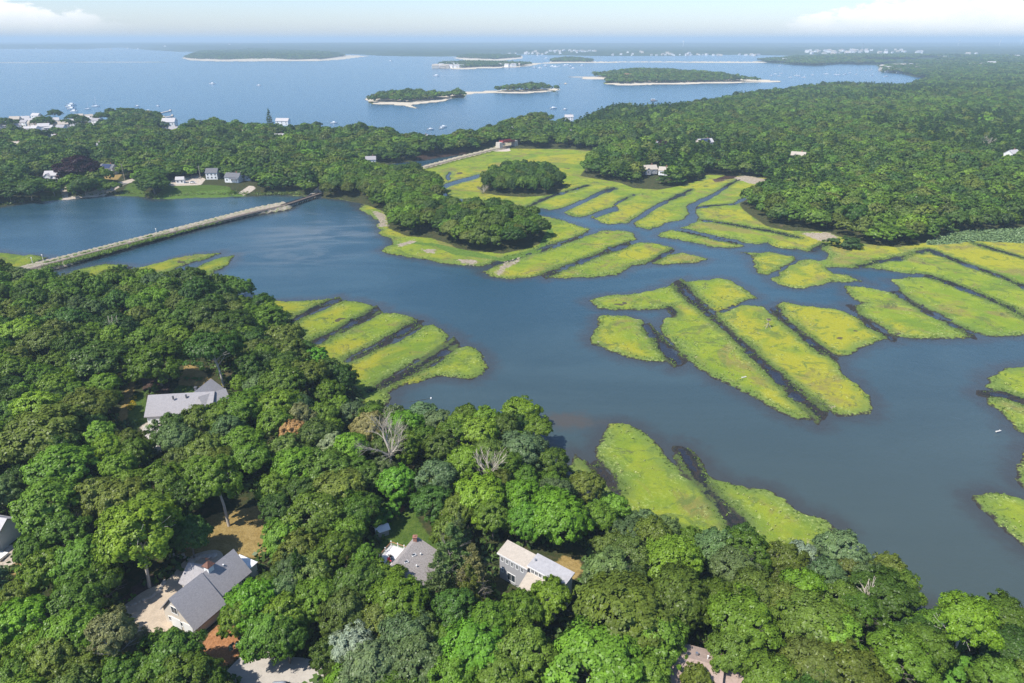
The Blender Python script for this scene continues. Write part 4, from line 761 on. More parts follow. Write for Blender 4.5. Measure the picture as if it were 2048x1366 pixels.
def chimney(root, x, y, z, h=1.6, s=.8, m=M_BRICK, rz=0):
    b = MB(); b.box((x, y, z), (s, s, h), rz); b.box((x, y, z + h), (s + .2, s + .2, .15), rz); b.box((x, y, z + h + .15), (s * .45, s * .45, .25), rz); return b.build('chimney', m, root)
def pipe(root, x, y, z): b = MB(); b.tube((x, y, z), (x, y, z + .6), .09, .09, 8); b.tube((x, y, z + .6), (x, y, z + .68), .15, .15, 8); return b.build('vent_pipe', M_WHITE, root)

# 1: long cream garage house with steep grey roof
h = empty('garage_house', (-59, 100, 8)); tag(h, 'long cream-walled house with steep grey roof and small white cupola beside the gravel drive', 'house')
def rel(o, root):   # keep world placing of parts under a root that is not at the origin
    for ch in root.children: ch.matrix_parent_inverse = root.matrix_basis.inverted()
A1 = P(341, 1196, 15.2); B1 = P(464, 1100, 15.2); vA = Vector((*A1, 0)); vB = Vector((*B1, 0)); dd = (vB - vA).normalized(); mid = vA + dd * 6.6
wl, d1, n1 = gable(h, A1, (mid.x, mid.y), 3.1, 15.2, 11.6, 8, M_CREAM, M_ROOFG, hw2=5.0, ze2=10.3)
gable(h, (mid.x + d1.x * .45, mid.y + d1.y * .45), B1, 2.9, 15.0, 11.8, 8, M_CREAM, M_ROOFG, hw2=3.7, ze2=11.2)
c1 = mid + d1 * 2.0; e1 = c1 + n1 * 5.6                    # rear wing running to the left of the ridge
gable(h, (c1.x, c1.y), (e1.x, e1.y), 2.5, 14.0, 11.6, 8, M_CREAM, M_ROOFG)
b = MB(); b.box((c1.x, c1.y, 14.6), (1.25, 1.25, 1.35), math.atan2(d1.y, d1.x)); cup = b.build('cupola', M_WHITE, h)
b = MB(); b.box((c1.x, c1.y, 15.95), (1.75, 1.75, .1), math.atan2(d1.y, d1.x)); b.box((c1.x, c1.y, 16.05), (1.6, 1.6, .8), math.atan2(d1.y, d1.x), .05); b.tube((c1.x, c1.y, 16.7), (c1.x, c1.y, 17.6), .04, .03, 5); b.box((c1.x, c1.y, 17.3), (.6, .05, .25), .3); b.build('cupola_roof', M_COPPER, cup)
o1 = -d1; f0 = vA
window(h, (*(f0 - n1 * .2 + o1 * .0).xy, 12.3), n1, o1, 1.5, 1.5)
for off in (1.6, -1.0, -3.4): window(h, (*(f0 + n1 * off).xy, 9.5), n1, o1, .7 if off > 1 else 1.2, .9)
b = MB(); q = f0 - n1 * 1.0
for off in (-2.2, 1.0): 
    c = f0 + n1 * (off - .9); lo = [c - n1 * 1.25, c + n1 * 1.25, c + n1 * 1.25 + o1 * .09, c - n1 * 1.25 + o1 * .09]; lo = [Vector((t_.x, t_.y, 8.0)) for t_ in lo]; b = MB(); b.hexa(lo, [t_ + Vector((0, 0, 2.3)) for t_ in lo]); b.build('garage_door', M_WHITE, h)
r1 = -n1
for s_ in (1.5, 3.2, 6.0): c = mid + d1 * s_ + r1 * 3.72; window(h, (c.x, c.y, 10.2), d1, r1, .9, 1.3)
pp = mid + d1 * 4.4 + r1 * 1.0; pipe(h, pp.x, pp.y, 13.9)
# white porch behind the far gable
b = MB(); c = vB + d1 * 1.6 + r1 * .6; b.box((c.x, c.y, 8), (2.2, 4.6, 3.1), math.atan2(d1.y, d1.x)); pr = b.build('sun_porch', M_WHITE, h)
b = MB(); b.box((c.x, c.y, 11.1), (2.7, 5.1, .25), math.atan2(d1.y, d1.x), .8); b.build('porch_roof', M_WHITE, pr)
rel(None, h)

# 2: hip-roofed grey house, upper left
h = empty('hip_roof_house', (-95, 172, 8)); tag(h, 'wide pale grey roofed house with white garage end in the left wood by the garden', 'house')
A2 = P(300, 791, 14.3); B2 = P(426, 784, 14.3)
_, d2, n2 = gable(h, A2, B2, 4.6, 14.3, 11.2, 8, M_WHITE, M_ROOFG, hw2=5.2, ze2=10.6, ov=.5)
a = Vector((*P(392, 786, 13.9), 0)); e2 = a + Vector((1.2, 7.5, 0)); gable(h, (a.x, a.y), (e2.x, e2.y), 3.6, 14.4, 11.6, 8, M_WHITE, M_ROOFG)
a = Vector((*P(428, 790, 13.4), 0)); e2 = a + Vector((2.2, 2.4, 0)); gable(h, (a.x - 3, a.y - 2.2), (e2.x, e2.y), 2.8, 14.0, 11.2, 8, M_WHITE, M_ROOFG)
c2 = Vector((*A2, 0)) - n2 * 4.7 + d2 * 2.4                     # white garage front, towards the viewer
for off in (0, 3.4):
    c = Vector((*A2, 0)) - n2 * 5.24 + d2 * (2.2 + off); lo = [c - d2 * 1.35, c + d2 * 1.35, c + d2 * 1.35 + n2 * .1, c - d2 * 1.35 + n2 * .1]; b = MB(); lo = [Vector((t_.x, t_.y, 8)) for t_ in lo]; b.hexa([t_ - n2 * .16 for t_ in lo], [t_ - n2 * .16 + Vector((0, 0, 2.2)) for t_ in lo]); b.build('garage_door', M_TRIM, h)
for off in (1.0, 4.0, 8.0, 11.5, 14): c = Vector((*A2, 0)) - n2 * 5.22 + d2 * off; window(h, (c.x, c.y, 10.0 if off > 6 else 10.45), d2, -n2, 1.1, 1.2 if off > 6 else .3)
for u_, v_ in ((372, 792), (346, 795)): x_, y_ = P(u_, v_, 14.2); b = MB(); b.box((x_, y_, 13.6), (.35, .35, 1.1)); b.build('vent_pipe', M_ROOFD, h)
x_, y_ = P(391, 775, 14.9); chimney(h, x_, y_, 13.6, 1.3, .6, M_ROOFD)
c = Vector((*P(432, 805, 10.5), 0)); b = MB(); b.box((c.x, c.y, 8), (3.6, 3.2, 2.6), .2); b.box((c.x, c.y, 10.6), (4.0, 3.6, .2), .2, .7); b.build('sun_porch', M_WHITE, h)
rel(None, h)

# 3: shingled cottage with white deck
h = empty('shingled_cottage', (-20, 110, 8)); tag(h, 'weathered shake-roofed cottage with a small brick chimney beside the white deck', 'house')
A3 = P(834, 1078, 13.4); B3 = P(786, 1135, 13.4); vA3 = Vector((*A3, 0)); vB3 = Vector((*B3, 0)); d3 = (vB3 - vA3).normalized(); n3 = Vector((-d3.y, d3.x, 0))
if n3.x < 0: n3 = -n3
lft = Vector((-d3.y, d3.x, 0))
gable(h, A3, (vB3 + d3 * .4).xy, 6.2 if lft.dot(n3) > 0 else .9, 13.4, 10.8 if lft.dot(n3) > 0 else 12.8, 8, M_CREAM, M_SHAKE, hw2=.9 if lft.dot(n3) > 0 else 6.2, ze2=12.8 if lft.dot(n3) > 0 else 10.8)
ch = vA3 + d3 * .7; chimney(h, ch.x, ch.y, 13.0, 1.5, .75)
for s_, t_, z_ in ((4.0, 1.6, 12.9), (6.4, 1.3, 13.0)):
    q = vA3 + d3 * s_ + n3 * t_; b = MB(); b.box((q.x, q.y, z_ - .15), (.9, .7, .3), .6); sk = b.build('skylight', M_TRIM, h); b = MB(); b.box((q.x, q.y, z_ + .151), (.7, .5, .02), .6); b.build('pane', M_GLASS, sk)
q = vA3 + d3 * 3.0 + n3 * 2.6; pipe(h, q.x, q.y, 12.3); q = vA3 + d3 * 6 + n3 * 3.4; pipe(h, q.x, q.y, 12.0)
for s_ in (2, 4.5, 7): q = vA3 + d3 * s_ - n3 * .93; window(h, (q.x, q.y, 11.4), d3, -n3, 1.0, 1.5)
rel(None, h)
dk = empty('deck', (-24, 113, 8)); tag(dk, 'raised white-boarded deck with cedar handrail on the left side of the shake-roofed cottage', 'deck')
s0 = vA3 - n3 * .95; deckc = [s0 + d3 * .6, s0 + d3 * 7.4, s0 + d3 * 7.4 - n3 * 5.2, s0 + d3 * .6 - n3 * 5.2]; lo = [Vector((q.x, q.y, 10.0)) for q in deckc]
if (lo[1] - lo[0]).cross(lo[2] - lo[1]).z < 0: lo = lo[::-1]
b = MB(); b.hexa(lo, [q + Vector((0, 0, .18)) for q in lo]); b.build('floor', M_DECK, dk)
b = MB(); b.face([q + Vector((0, 0, -2.05)) for q in lo]); 
for i in range(4): j = (i + 1) % 4; b.face([lo[i] - Vector((0, 0, 2.1)), lo[j] - Vector((0, 0, 2.1)), lo[j] - Vector((0, 0, .01)), lo[i] - Vector((0, 0, .01))])
b.build('skirt', M_WHITE, dk)
rail_pts = [s0 + d3 * .7 - n3 * .3, s0 + d3 * .7 - n3 * 5.1, s0 + d3 * 7.3 - n3 * 5.1, s0 + d3 * 7.3 - n3 * 1.4]
for a, c in zip(rail_pts, rail_pts[1:]):
    n_ = max(2, round((c - a).length / 1.9)); 
    for i in range(n_): q = a.lerp(c, i / n_); b = MB(); b.box((q.x, q.y, 10.18), (.16, .16, 1.15), .5); b.box((q.x, q.y, 11.33), (.24, .24, .08), .5, .6); b.build('post', M_WHITE, dk)
    b = MB(); b.tube((a.x, a.y, 11.15), (c.x, c.y, 11.15), .06, .06, 6); b.build('handrail', M_CEDAR, dk)
    b = MB(); b.tube((a.x, a.y, 10.4), (c.x, c.y, 10.4), .03, .03, 4)
    for i in range(int((c - a).length / .3)): q = a.lerp(c, i * .3 / (c - a).length); b.tube((q.x, q.y, 10.18), (q.x, q.y, 11.1), .018, .018, 3, False)
    b.build('balusters', M_WHITE, dk)
rel(None, dk)
def deck_chair(x, y, rz, m, lab):
    o = empty('deck_chair', (x, y, 10.18), rz); tag(o, lab, 'chair')
    b = MB(); b.box((0, 0, .38), (.62, .6, .1)); b.build('seat', m, o); b = MB(); b.hexa([(-.3, .24, .45), (.3, .24, .45), (.3, .32, .45), (-.3, .32, .45)], [(-.3, .42, 1.05), (.3, .42, 1.05), (.3, .5, 1.05), (-.3, .5, 1.05)]); b.build('backrest', m, o)
    for sx in (-1, 1):
        for sy in (-1, 1): b = MB(); b.tube((sx * .27, sy * .26, 0), (sx * .27, sy * .26, .4), .025, .025, 5); b.build('leg', M_METAL, o)
        b = MB(); b.box((sx * .33, 0, .6), (.06, .6, .05)); b.build('armrest', m, o)
q = s0 + d3 * 5.2 - n3 * 2.6; deck_chair(q.x, q.y, .6, M_RED, 'bright red cushioned chair on the white deck')
q = s0 + d3 * 3.9 - n3 * 3.2; deck_chair(q.x, q.y, 2.2, M_BLACK, 'dark chair on the white deck by the rail behind the red chair')
q = s0 + d3 * 4.6 - n3 * 1.2; deck_chair(q.x, q.y, -.8, M_BLACK, 'small dark chair on the white deck close to the cottage roof')
q = s0 + d3 * 4.8 - n3 * 2.1; tb = empty('patio_table', (q.x, q.y, 10.18)); tag(tb, 'small round glass-topped table on the white deck beside the red chair', 'table')
b = MB(); b.tube((0, 0, .68), (0, 0, .72), .42, .42, 14); b.build('table_top', M_GLASS, tb); b = MB(); b.tube((0, 0, 0), (0, 0, .68), .04, .04, 6); b.tube((0, 0, 0), (0, 0, .04), .25, .25, 10); b.build('pedestal', M_METAL, tb)
# small open shed of pale boards behind the lawn
x_, y_ = P(764, 1064, 8.5); sh = empty('garden_shed', (x_, y_, 8), .5); tag(sh, 'small shed with pale ribbed metal roof at the back of the green lawn', 'shed')
b = MB(); b.box((0, 0, 0), (2.6, 2.0, 1.5)); b.build('wall', M_GREYW, sh)
for s_ in (-1, 1):
    b = MB(); c = [(-1.6, 0, 2.3), (1.6, 0, 2.3), (1.6, s_ * 1.25, 1.45), (-1.6, s_ * 1.25, 1.45)]; c = c if s_ < 0 else c[::-1]; c = c[::-1]; b.hexa(c, [(a, e, z + .06) for a, e, z in c])
    for i in range(9): t = -1.5 + i * .375; b.hexa([(t - .03, 0, 2.36), (t + .03, 0, 2.36), (t + .03, s_ * 1.25, 1.51), (t - .03, s_ * 1.25, 1.51)], [(t - .03, 0, 2.42), (t + .03, 0, 2.42), (t + .03, s_ * 1.25, 1.57), (t - .03, s_ * 1.25, 1.57)])
    b.build('roof', M_WHITE, sh)
x_, y_ = P(944, 1190, 9); sh = empty('garden_shed', (x_, y_, 8), .3); tag(sh, 'tiny white shed roof corner peeking out below the pines left of the grey house', 'shed')
b = MB(); b.box((0, 0, 0), (2.2, 2.2, 2.4)); b.build('wall', M_WHITE, sh); b = MB(); b.box((0, 0, 2.4), (2.6, 2.6, .8), 0, .1); b.build('roof', M_ROOFW, sh)

# 4: grey clerestory house
h = empty('clerestory_house', (3, 106, 8)); tag(h, 'grey house with tan sloping roof and a long clerestory row of windows', 'house')
def slab_house(root, p, dx, dy, z_front, z_back, zg, wm, rm, th=.25, ov=.35, name='wall'):
    """mono-pitch block: p front-left corner, dx along the front, dy to the back"""
    Z = Vector((0, 0, 1)); p = Vector((p[0], p[1], 0)); a, b_, c, d_ = p, p + dx, p + dx + dy, p + dy
    m = MB(); m.hexa([q + Z * (zg - .5) for q in (a, b_, c, d_)], [a + Z * z_front, b_ + Z * z_front, c + Z * z_back, d_ + Z * z_back]); m.build(name, wm, root)
    ux, uy = dx.normalized() * ov, dy.normalized() * ov; sl = (z_back - z_front) / dy.length * ov
    q = [a - ux - uy + Z * (z_front - sl), b_ + ux - uy + Z * (z_front - sl), c + ux + uy + Z * (z_back + sl), d_ - ux + uy + Z * (z_back + sl)]
    m = MB(); m.hexa([t_ + Z * .004 for t_ in q], [t_ + Z * th for t_ in q]); m.build('roof', rm, root)
    m = MB(); e = [q[0] - uy * .15, q[1] - uy * .15, q[1], q[0]]; m.hexa([t_ - Z * .06 for t_ in e], [t_ + Z * (th + .02) for t_ in e]); m.build('fascia', M_TRIM, root)
p4 = Vector((*P(999, 1106, 14.2), 0)); q4 = Vector((*P(1054, 1136, 14.2), 0)); dx4 = (q4 - p4); dy4 = Vector((-dx4.y, dx4.x, 0)).normalized() * 2.7
slab_house(h, p4, dx4, dy4, 14.2, 15.0, 8, M_GREYW, M_ROOFT); u4 = dx4.normalized(); o4 = -dy4.normalized()
for i in range(5): c = p4 + u4 * (.7 + i * 1.25); window(h, (c.x, c.y, 13.05), u4, o4, .48, .95)
c = p4 + u4 * .75; window(h, (c.x, c.y, 10.3), u4, o4, .45, .8); c = p4 + u4 * 3.0; window(h, (c.x, c.y, 9.6), u4, o4, 1.9, 1.7)
p5 = q4 + u4 * .35 + dy4.normalized() * .4; e5 = Vector((*P(1132, 1166, 14.6), 0)); dx5 = u4 * (e5 - p5).dot(u4); dy5 = dy4.normalized() * 2.7
slab_house(h, p5, dx5, dy5, 14.6, 15.2, 8, M_WHITE, simple('light_grey_roof', (.34, .33, .335), .9, .14, 1.6))
for i in range(8): c = p5 + u4 * (.75 + i * (dx5.length - 1.2) / 7.6); window(h, (c.x, c.y, 13.75), u4, o4, .62, .95, frame=M_TRIM)
p6 = p5 + o4 * 2.9; slab_house(h, p6, dx5, dy4.normalized() * 2.88, 11.4, 12.9, 8, M_GREYW, M_ROOFT)
c = p5 + u4 * .4 + dy5 * .5; b = MB(); b.box((c.x, c.y, 15), (.3, .3, .6)); b.build('vent_pipe', M_METAL, h)
rel(None, h)

# 5: brown-roofed house at the bottom
h = empty('brown_roof_house', (31, 83, 8)); tag(h, 'low house with a brown and pale two-tone roof at the bottom edge right of centre', 'house')
a = Vector((*P(1344, 1309, 13.2), 0)); c = Vector((*P(1442, 1336, 13.2), 0)); gable(h, a.xy, c.xy, 3.2, 13.3, 12.5, 8, M_CREAM, M_ROOFB, hw2=4.2, ze2=11.6, ov=.5)
a = Vector((*P(1442, 1338, 12.4), 0)); gable(h, a.xy, (a + Vector((4.0, -.8, 0))).xy, 2.2, 12.0, 11.2, 8, M_CREAM, M_ROOFB, ov=.4)
a = Vector((*P(1349, 1326, 12.6), 0)); x_, y_ = P(1416, 1315, 13.6); pipe(h, x_, y_, 13.3); x_, y_ = P(1394, 1306, 13.7); b = MB(); b.box((x_, y_, 13.3), (.4, .4, .5)); b.build('vent_pipe', M_METAL, h)
c = Vector((33, 77.4, 0)); window(h, (c.x, c.y, 10), (1, -.2, 0), (-.2, -1, 0))
rel(None, h)
# 0: pale cottage on the left edge
h = empty('pale_cottage', (-111, 117, 8)); tag(h, 'white-walled pale-roofed cottage cut off by the left edge of the picture', 'house')
gable(h, (-116, 120), (-108.6, 118.4), 3.0, 14.0, 11.6, 8, M_WHITE, M_ROOFW, hw2=4.6, ze2=10.8, ov=.5)
for s_ in (1.2, 3.8, 6.4): window(h, (-116 + s_, 115.4 - s_ * .215, 9.6), (1, -.215, 0), (-.215, -1, 0), 1.0, 1.2)
b = MB(); b.box((-108.8, 113.6, 8), (3.6, 2.2, .5), -.2); b.build('steps', M_TRIM, h); chimney(h, -112, 119.4, 13.4)
rel(None, h)

# ------------------------------------------------------------------ drives, stones, car near the camera
def sheet(name, pts_, z, m, label=None):
    b = MB(); b.face([(*P(u, v, z), z) for u, v in pts_][::-1]); o = b.build(name, m); o['kind'] = 'structure'; return o
def smooth_ring(pts_, n=3):
    p = [np.array(q, float) for q in pts_]
    for _ in range(n):
        q = []
        for i in range(len(p)): a, b_ = p[i], p[(i + 1) % len(p)]; q += [a * .75 + b_ * .25, a * .25 + b_ * .75]
        p = q
    return [tuple(q) for q in p]
sheet('gravel_driveway', smooth_ring([(215, 1240), (285, 1180), (335, 1165), (372, 1112), (440, 1094), (452, 1125), (390, 1180), (345, 1262), (290, 1275), (230, 1268)]), 8.03, M_GRAVEL)
sheet('concrete_driveway', smooth_ring([(430, 1366), (495, 1298), (520, 1292), (560, 1312), (640, 1318), (650, 1360), (640, 1420), (440, 1420)], 2), 8.035, M_CONC)
sheet('concrete_walk', smooth_ring([(284, 846), (330, 850), (336, 880), (310, 898), (286, 884)]), 8.03, M_CONC)
rs = random.Random(5)
def stone_mesh(i):
    bm = bmesh.new(); bmesh.ops.create_icosphere(bm, subdivisions=2, radius=.5); r2 = random.Random(i)
    ph = [r2.uniform(0, 6) for _ in range(6)]
    for v_ in bm.verts:
        c = v_.co; f_ = 1 + .16 * math.sin(3 * c.x * 2 + ph[0]) + .13 * math.sin(5 * c.y + ph[1]) + .1 * math.sin(7 * c.z + ph[2]); v_.co = Vector((c.x * f_ * 1.15, c.y * f_ * .9, c.z * f_ * .7))
    me_ = bpy.data.meshes.new('boulder'); bm.to_mesh(me_); bm.free(); me_.materials.append(M_STONE); return me_
STONES = [stone_mesh(i) for i in range(4)]
def stones(line, n, s, lab, grp, z=8.0):
    L = [Vector((*P(u, v, z), z)) for u, v in line]
    for i in range(n):
        t = i / (n - 1) * (len(L) - 1); j = min(int(t), len(L) - 2); p = L[j].lerp(L[j + 1], t - j)
        o = bpy.data.objects.new('boulder', rs.choice(STONES)); COL.objects.link(o); k_ = s * rs.uniform(.7, 1.25); o.scale = (k_,) * 3; o.rotation_euler = (0, 0, rs.uniform(0, 6)); o.location = p + Vector((rs.uniform(-.12, .12), rs.uniform(-.12, .12), .12 * k_)); tag(o, lab, 'stone', grp)
stones([(236, 1222), (270, 1209), (300, 1196), (318, 1184), (326, 1170), (328, 1162)], 20, .75, 'pale rounded edging stone between the mulched oak bed and the gravel drive', 'edging stones round the oak bed')
stones([(344, 1113), (360, 1112), (376, 1118)], 6, .9, 'pale boulder at the shady left end of the straw-coloured clearing', 'boulders at the shady clearing end')
stones([(386, 1124), (400, 1115), (415, 1112), (428, 1114)], 6, 1.2, 'large pale boulder on the clearing edge behind the garage house', 'boulders behind the garage house')
# car on the concrete drive
cx_, cy_ = P(567, 1373, 9.2); cr_ = empty('parked_car', (cx_, cy_, 8.04), R(3)); tag(cr_, 'grey car with silver roof rails parked on the concrete drive, cut by the bottom edge', 'car')
def loft(secs, m, name, parent, smooth=True):
    """secs: list of closed rings with equal counts"""
    b = MB(); n_ = len(secs[0]); b.v = [tuple(p) for s_ in secs for p in s_]
    for i in range(len(secs) - 1):
        for j in range(n_): k2 = (j + 1) % n_; b.f.append((i * n_ + j, i * n_ + k2, (i + 1) * n_ + k2, (i + 1) * n_ + j)); b.mi.append(0)
    b.f.append(tuple(range(n_))[::-1]); b.f.append(tuple((len(secs) - 1) * n_ + j for j in range(n_))); b.mi += [0, 0]
    return b.build(name, m, parent, smooth)
def oct_(x, hw, z0, z1, ch=.12): return [(x, -hw, z0 + ch), (x, -hw + ch, z0), (x, hw - ch, z0), (x, hw, z0 + ch), (x, hw, z1 - ch), (x, hw - ch, z1), (x, -hw + ch, z1), (x, -hw, z1 - ch)]
loft([oct_(-2.3, .8, .4, .85), oct_(-2.2, .9, .3, .95), oct_(-1.2, .92, .28, 1.0), oct_(.9, .92, .28, 1.0), oct_(2.0, .88, .3, .88), oct_(2.3, .76, .4, .75)], M_CARG, 'body', cr_)
cb = loft([oct_(-2.15, .68, .95, 1.1), oct_(-1.85, .72, .95, 1.58), oct_(-.2, .74, .95, 1.66), oct_(.5, .72, .95, 1.56), oct_(1.25, .7, .9, 1.02)], M_GLASS, 'glasshouse', cr_)
loft([oct_(-1.8, .70, 1.56, 1.63, .03), oct_(-.2, .73, 1.64, 1.71, .03), oct_(.4, .70, 1.57, 1.63, .03)], M_CARG, 'roof', cr_)
for s_ in (-1, 1):
    b = MB(); b.tube((-1.7, s_ * .6, 1.72), (.2, s_ * .6, 1.74), .03, .03, 5); b.build('roof_rail', M_METAL, cr_)
    for x_ in (-1.45, 1.4):
        b = MB(); b.tube((x_, s_ * .72, .34), (x_, s_ * .94, .34), .34, .34, 16); wh = b.build('wheel', M_BLACK, cr_); b = MB(); b.tube((x_, s_ * .9, .34), (x_, s_ * .955, .34), .2, .2, 12); b.build('rim', M_METAL, wh)
    b = MB(); b.box((2.24, s_ * .6, .62), (.1, .3, .14)); b.build('headlight', M_TRIM, cr_); b = MB(); b.box((.75, s_ * .98, 1.0), (.16, .16, .12)); b.build('mirror', M_CARG, cr_)

# ------------------------------------------------------------------ garden plants
def leafy(name, lab, cat, x, y, z, s, col, grp=None, mesh=None, zs=1.0):
    o = bpy.data.objects.new(name, mesh or rt.choice(SHRUB)); COL.objects.link(o); o.location = (x, y, z); o.scale = (s, s, s * zs); o.rotation_euler = (0, 0, rt.uniform(0, 6)); o.color = (*col, 1); tag(o, lab, cat, grp); return o
SHRUB = [crown_mesh('shrub', 700 + i, R0=1.0, nclu=40, per=45, leaf=.085, flat=.8, zc=.55) for i in range(4)]
for u, v in ((262, 818), (264, 806), (268, 797), (259, 815), (266, 812)): x, y = P(u, v, 8); leafy('yellow_flower_clump', 'golden flowering clump in the narrow bed left of the hip-roofed house', 'flowers', x, y, 8, .8, (.60, .44, .02), 'golden flower clumps left of the hip-roofed house', zs=.6)
for u, v in ((446, 773), (452, 775)): x, y = P(u, v, 8); leafy('yellow_flower_clump', 'lemon flowering clump at the foot of the bare pale trunk behind the hip-roofed house', 'flowers', x, y, 8, .9, (.60, .55, .05), 'lemon flower clumps at the pale trunk', zs=.6)
for u, v in ((372, 757), (378, 758), (386, 759), (393, 760), (400, 760)): x, y = P(u, v, 8); leafy('garden_shrub', 'low green perennial in the curved bed behind the hip-roofed house', 'shrub', x, y, 8, .8, (.13, .25, .05), 'perennials in the curved bed', zs=.7)
x, y = P(270, 762, 9); leafy('garden_shrub', 'tall lime-coloured bush beside the dirt path left of the hip-roofed house', 'shrub', x, y, 8, 2.4, (.22, .34, .05), zs=1.3)
x, y = P(265, 1198, 8); leafy('garden_shrub', 'lone bright green perennial in the shady mulch beside the edging stones', 'shrub', x, y, 8, .7, (.10, .24, .04))
x, y = P(488, 1283, 9); leafy('garden_shrub', 'blue-green juniper bush at the corner of the concrete drive', 'shrub', x, y, 8, 1.9, (.10, .19, .17))
for i, (u, v) in enumerate(((1900, 1340), (1925, 1335), (1950, 1350), (1975, 1360), (1915, 1360), (1890, 1355), (1940, 1372), (1965, 1385))): x, y = P(u, v, 9); leafy('bright_shrub', 'sunlit vivid green bush in the thicket below the tall pale leaning trunk', 'shrub', x, y, 8, 2.2, (.12, .27, .03), 'vivid bushes in the lower right corner')
for i, (u, v) in enumerate(((775, 1028), (788, 1020), (800, 1012), (765, 1042), (752, 1050))): x, y = P(u, v, 9); leafy('bright_shrub', 'vivid green bush along the left rim of the cottage lawn', 'shrub', x, y, 8, 2.3, (.11, .25, .03), 'bushes rimming the cottage lawn')
for i, (u, v) in enumerate(((737, 1122), (725, 1130), (745, 1132), (755, 1140))): x, y = P(u, v, 9); leafy('bright_shrub', 'bright green shrub between the deck skirt and the big trees on its left', 'shrub', x, y, 8, 2.2, (.11, .23, .035), 'shrubs left of the deck')
x, y = P(1696, 492, 1); leafy('shore_thicket', 'isolated dark bushy thicket on the marsh edge below the right wood', 'shrub', x, y, .4, 8.5, (.05, .095, .02), mesh=crown_mesh('thicket', 777, R0=1.0, nclu=120, per=60, leaf=.045, flat=.62, zc=.35), zs=.62)
# shrubs on the railway causeway: nobody could count them
def stuff_clumps(name, pts3, size, col, lab, per=30, leaf=.16):
    r = np.random.default_rng(len(pts3)); n_ = len(pts3); c = np.repeat(np.array(pts3), per, 0); s_ = np.repeat(np.array(size), per)
    d = rand_dirs(len(c), r); d[:, 2] = np.abs(d[:, 2]); lc = c + d * (s_ * r.uniform(.4, 1, len(c)))[:, None] * np.array([1, 1, .9]); nor = d * .7 + rand_dirs(len(c), r) * .6 + [0, 0, .3]; nor /= np.linalg.norm(nor, axis=1)[:, None]
    o = bpy.data.objects.new(name, quads_mesh(name, leaf_quads(lc, nor, leaf * s_ ** .5 * r.uniform(.7, 1.3, len(c)), r), M_LEAF)); COL.objects.link(o); o.color = (*col, 1); tag(o, lab, name.replace('_', ' '), kind='stuff'); return o
cp, cs = [], []
for i in range(1500):
    u = rt.uniform(84, 450); va = np.interp(u, [79, 190, 298, 407, 512], [545, 516, 485, 456, 431]); vb = np.interp(u, [60, 149, 271, 407, 512], [533, 511, 480, 445, 418])
    dens = np.interp(u, [84, 120, 300, 350, 450], [.5, .9, .8, .35, .12]) * (1 if vnoise(np.array([u * 1.0]), np.array([7.0]), 9)[0] > .3 else .15)
    if rt.random() > dens: continue
    f_ = rt.gauss(.46, .11) if rt.random() < .9 else rt.uniform(.93, 1.0); cp.append((*P(u, va + (vb - va) * f_, 2), 1.9)); cs.append(rt.uniform(.5, 1.35))
stuff_clumps('causeway_scrub', cp, cs, (.14, .22, .04), 'green scrub growing along the railway causeway bank')
cp, cs = [], []
for i in range(900):
    u = rt.uniform(-60, 640); 
    if (u > 500 and rt.random() < .6) or (u < 285 and rt.random() < .75): continue
    v = np.interp(u, [-300, 0, 54, 122, 225, 287, 312, 379, 512, 640], [425, 413, 404, 398, 389, 391, 397, 393, 391, 390]) - rt.uniform(1.5, 7 if 290 < u < 500 else 4.5); cp.append((*P(u, v, .5), .5)); cs.append(rt.uniform(1.0, 2.3))
stuff_clumps('shore_scrub', cp, cs, (.13, .18, .045), 'reedy green scrub fringing the far pond shore', per=22, leaf=.22)
cp, cs = [], []
rg = ring(PATCH[6][0]); 
for i in range(5200):
    x = rt.uniform(rg[:, 0].min(), min(rg[:, 0].max(), 420)); y = rt.uniform(rg[:, 1].min(), rg[:, 1].max()); cp.append((x, y, .3)); cs.append(rt.uniform(1.2, 2.0))
k_ = sdf(rg, np.array([c[0] for c in cp]), np.array([c[1] for c in cp])) > .5; cp = [c for c, q in zip(cp, k_) if q]; cs = cs[:len(cp)]
stuff_clumps('reed_bed', cp, cs, (.17, .25, .11), 'pale green reeds between the marsh and the right wood', per=12, leaf=.3)

# cordgrass standing along the marsh edges and ditches
def marsh_tufts(name, step, lo, hi_, keep_, size, col, lab, seed, ditch=None):
    r = np.random.default_rng(seed); gx, gy = np.meshgrid(np.arange(-260, 420, step), np.arange(90, 480, step)); x = (gx + r.uniform(-.5, .5, gx.shape) * step).ravel(); y = (gy + r.uniform(-.5, .5, gy.shape) * step).ravel()
    u, v = Q(x, y, 0); m = (u > -60) & (u < 2110) & (np.hypot(x, y) < 470); x, y = x[m], y[m]; f = fields(x, y); m = (f['up'] < -1) & (f['cause'] < -1)
    e = (f['land'] > lo) & (f['land'] < hi_)
    if ditch: e |= (f['ditch'] > ditch[0]) & (f['ditch'] < ditch[1]) & (f['land'] > .2)
    m &= e & (r.random(len(x)) < keep_) & (vnoise(x, y, 12) > .3); x, y, z = x[m], y[m], f['h'][m]
    return stuff_clumps(name, np.stack([x, y, z], 1).tolist(), r.uniform(size * .6, size * 1.3, len(x)).tolist(), col, lab, per=7, leaf=.2)
marsh_tufts('edge_cordgrass', 1.15, .8, 2.8, .7, .48, (.125, .19, .035), 'tall green cordgrass along the marsh edges and ditches', 41, (-3.2, -1.2))
marsh_tufts('pale_marsh_tufts', 1.7, 2.5, 9, .22, .6, (.30, .34, .11), 'pale matted tufts scattered over the marsh', 42)

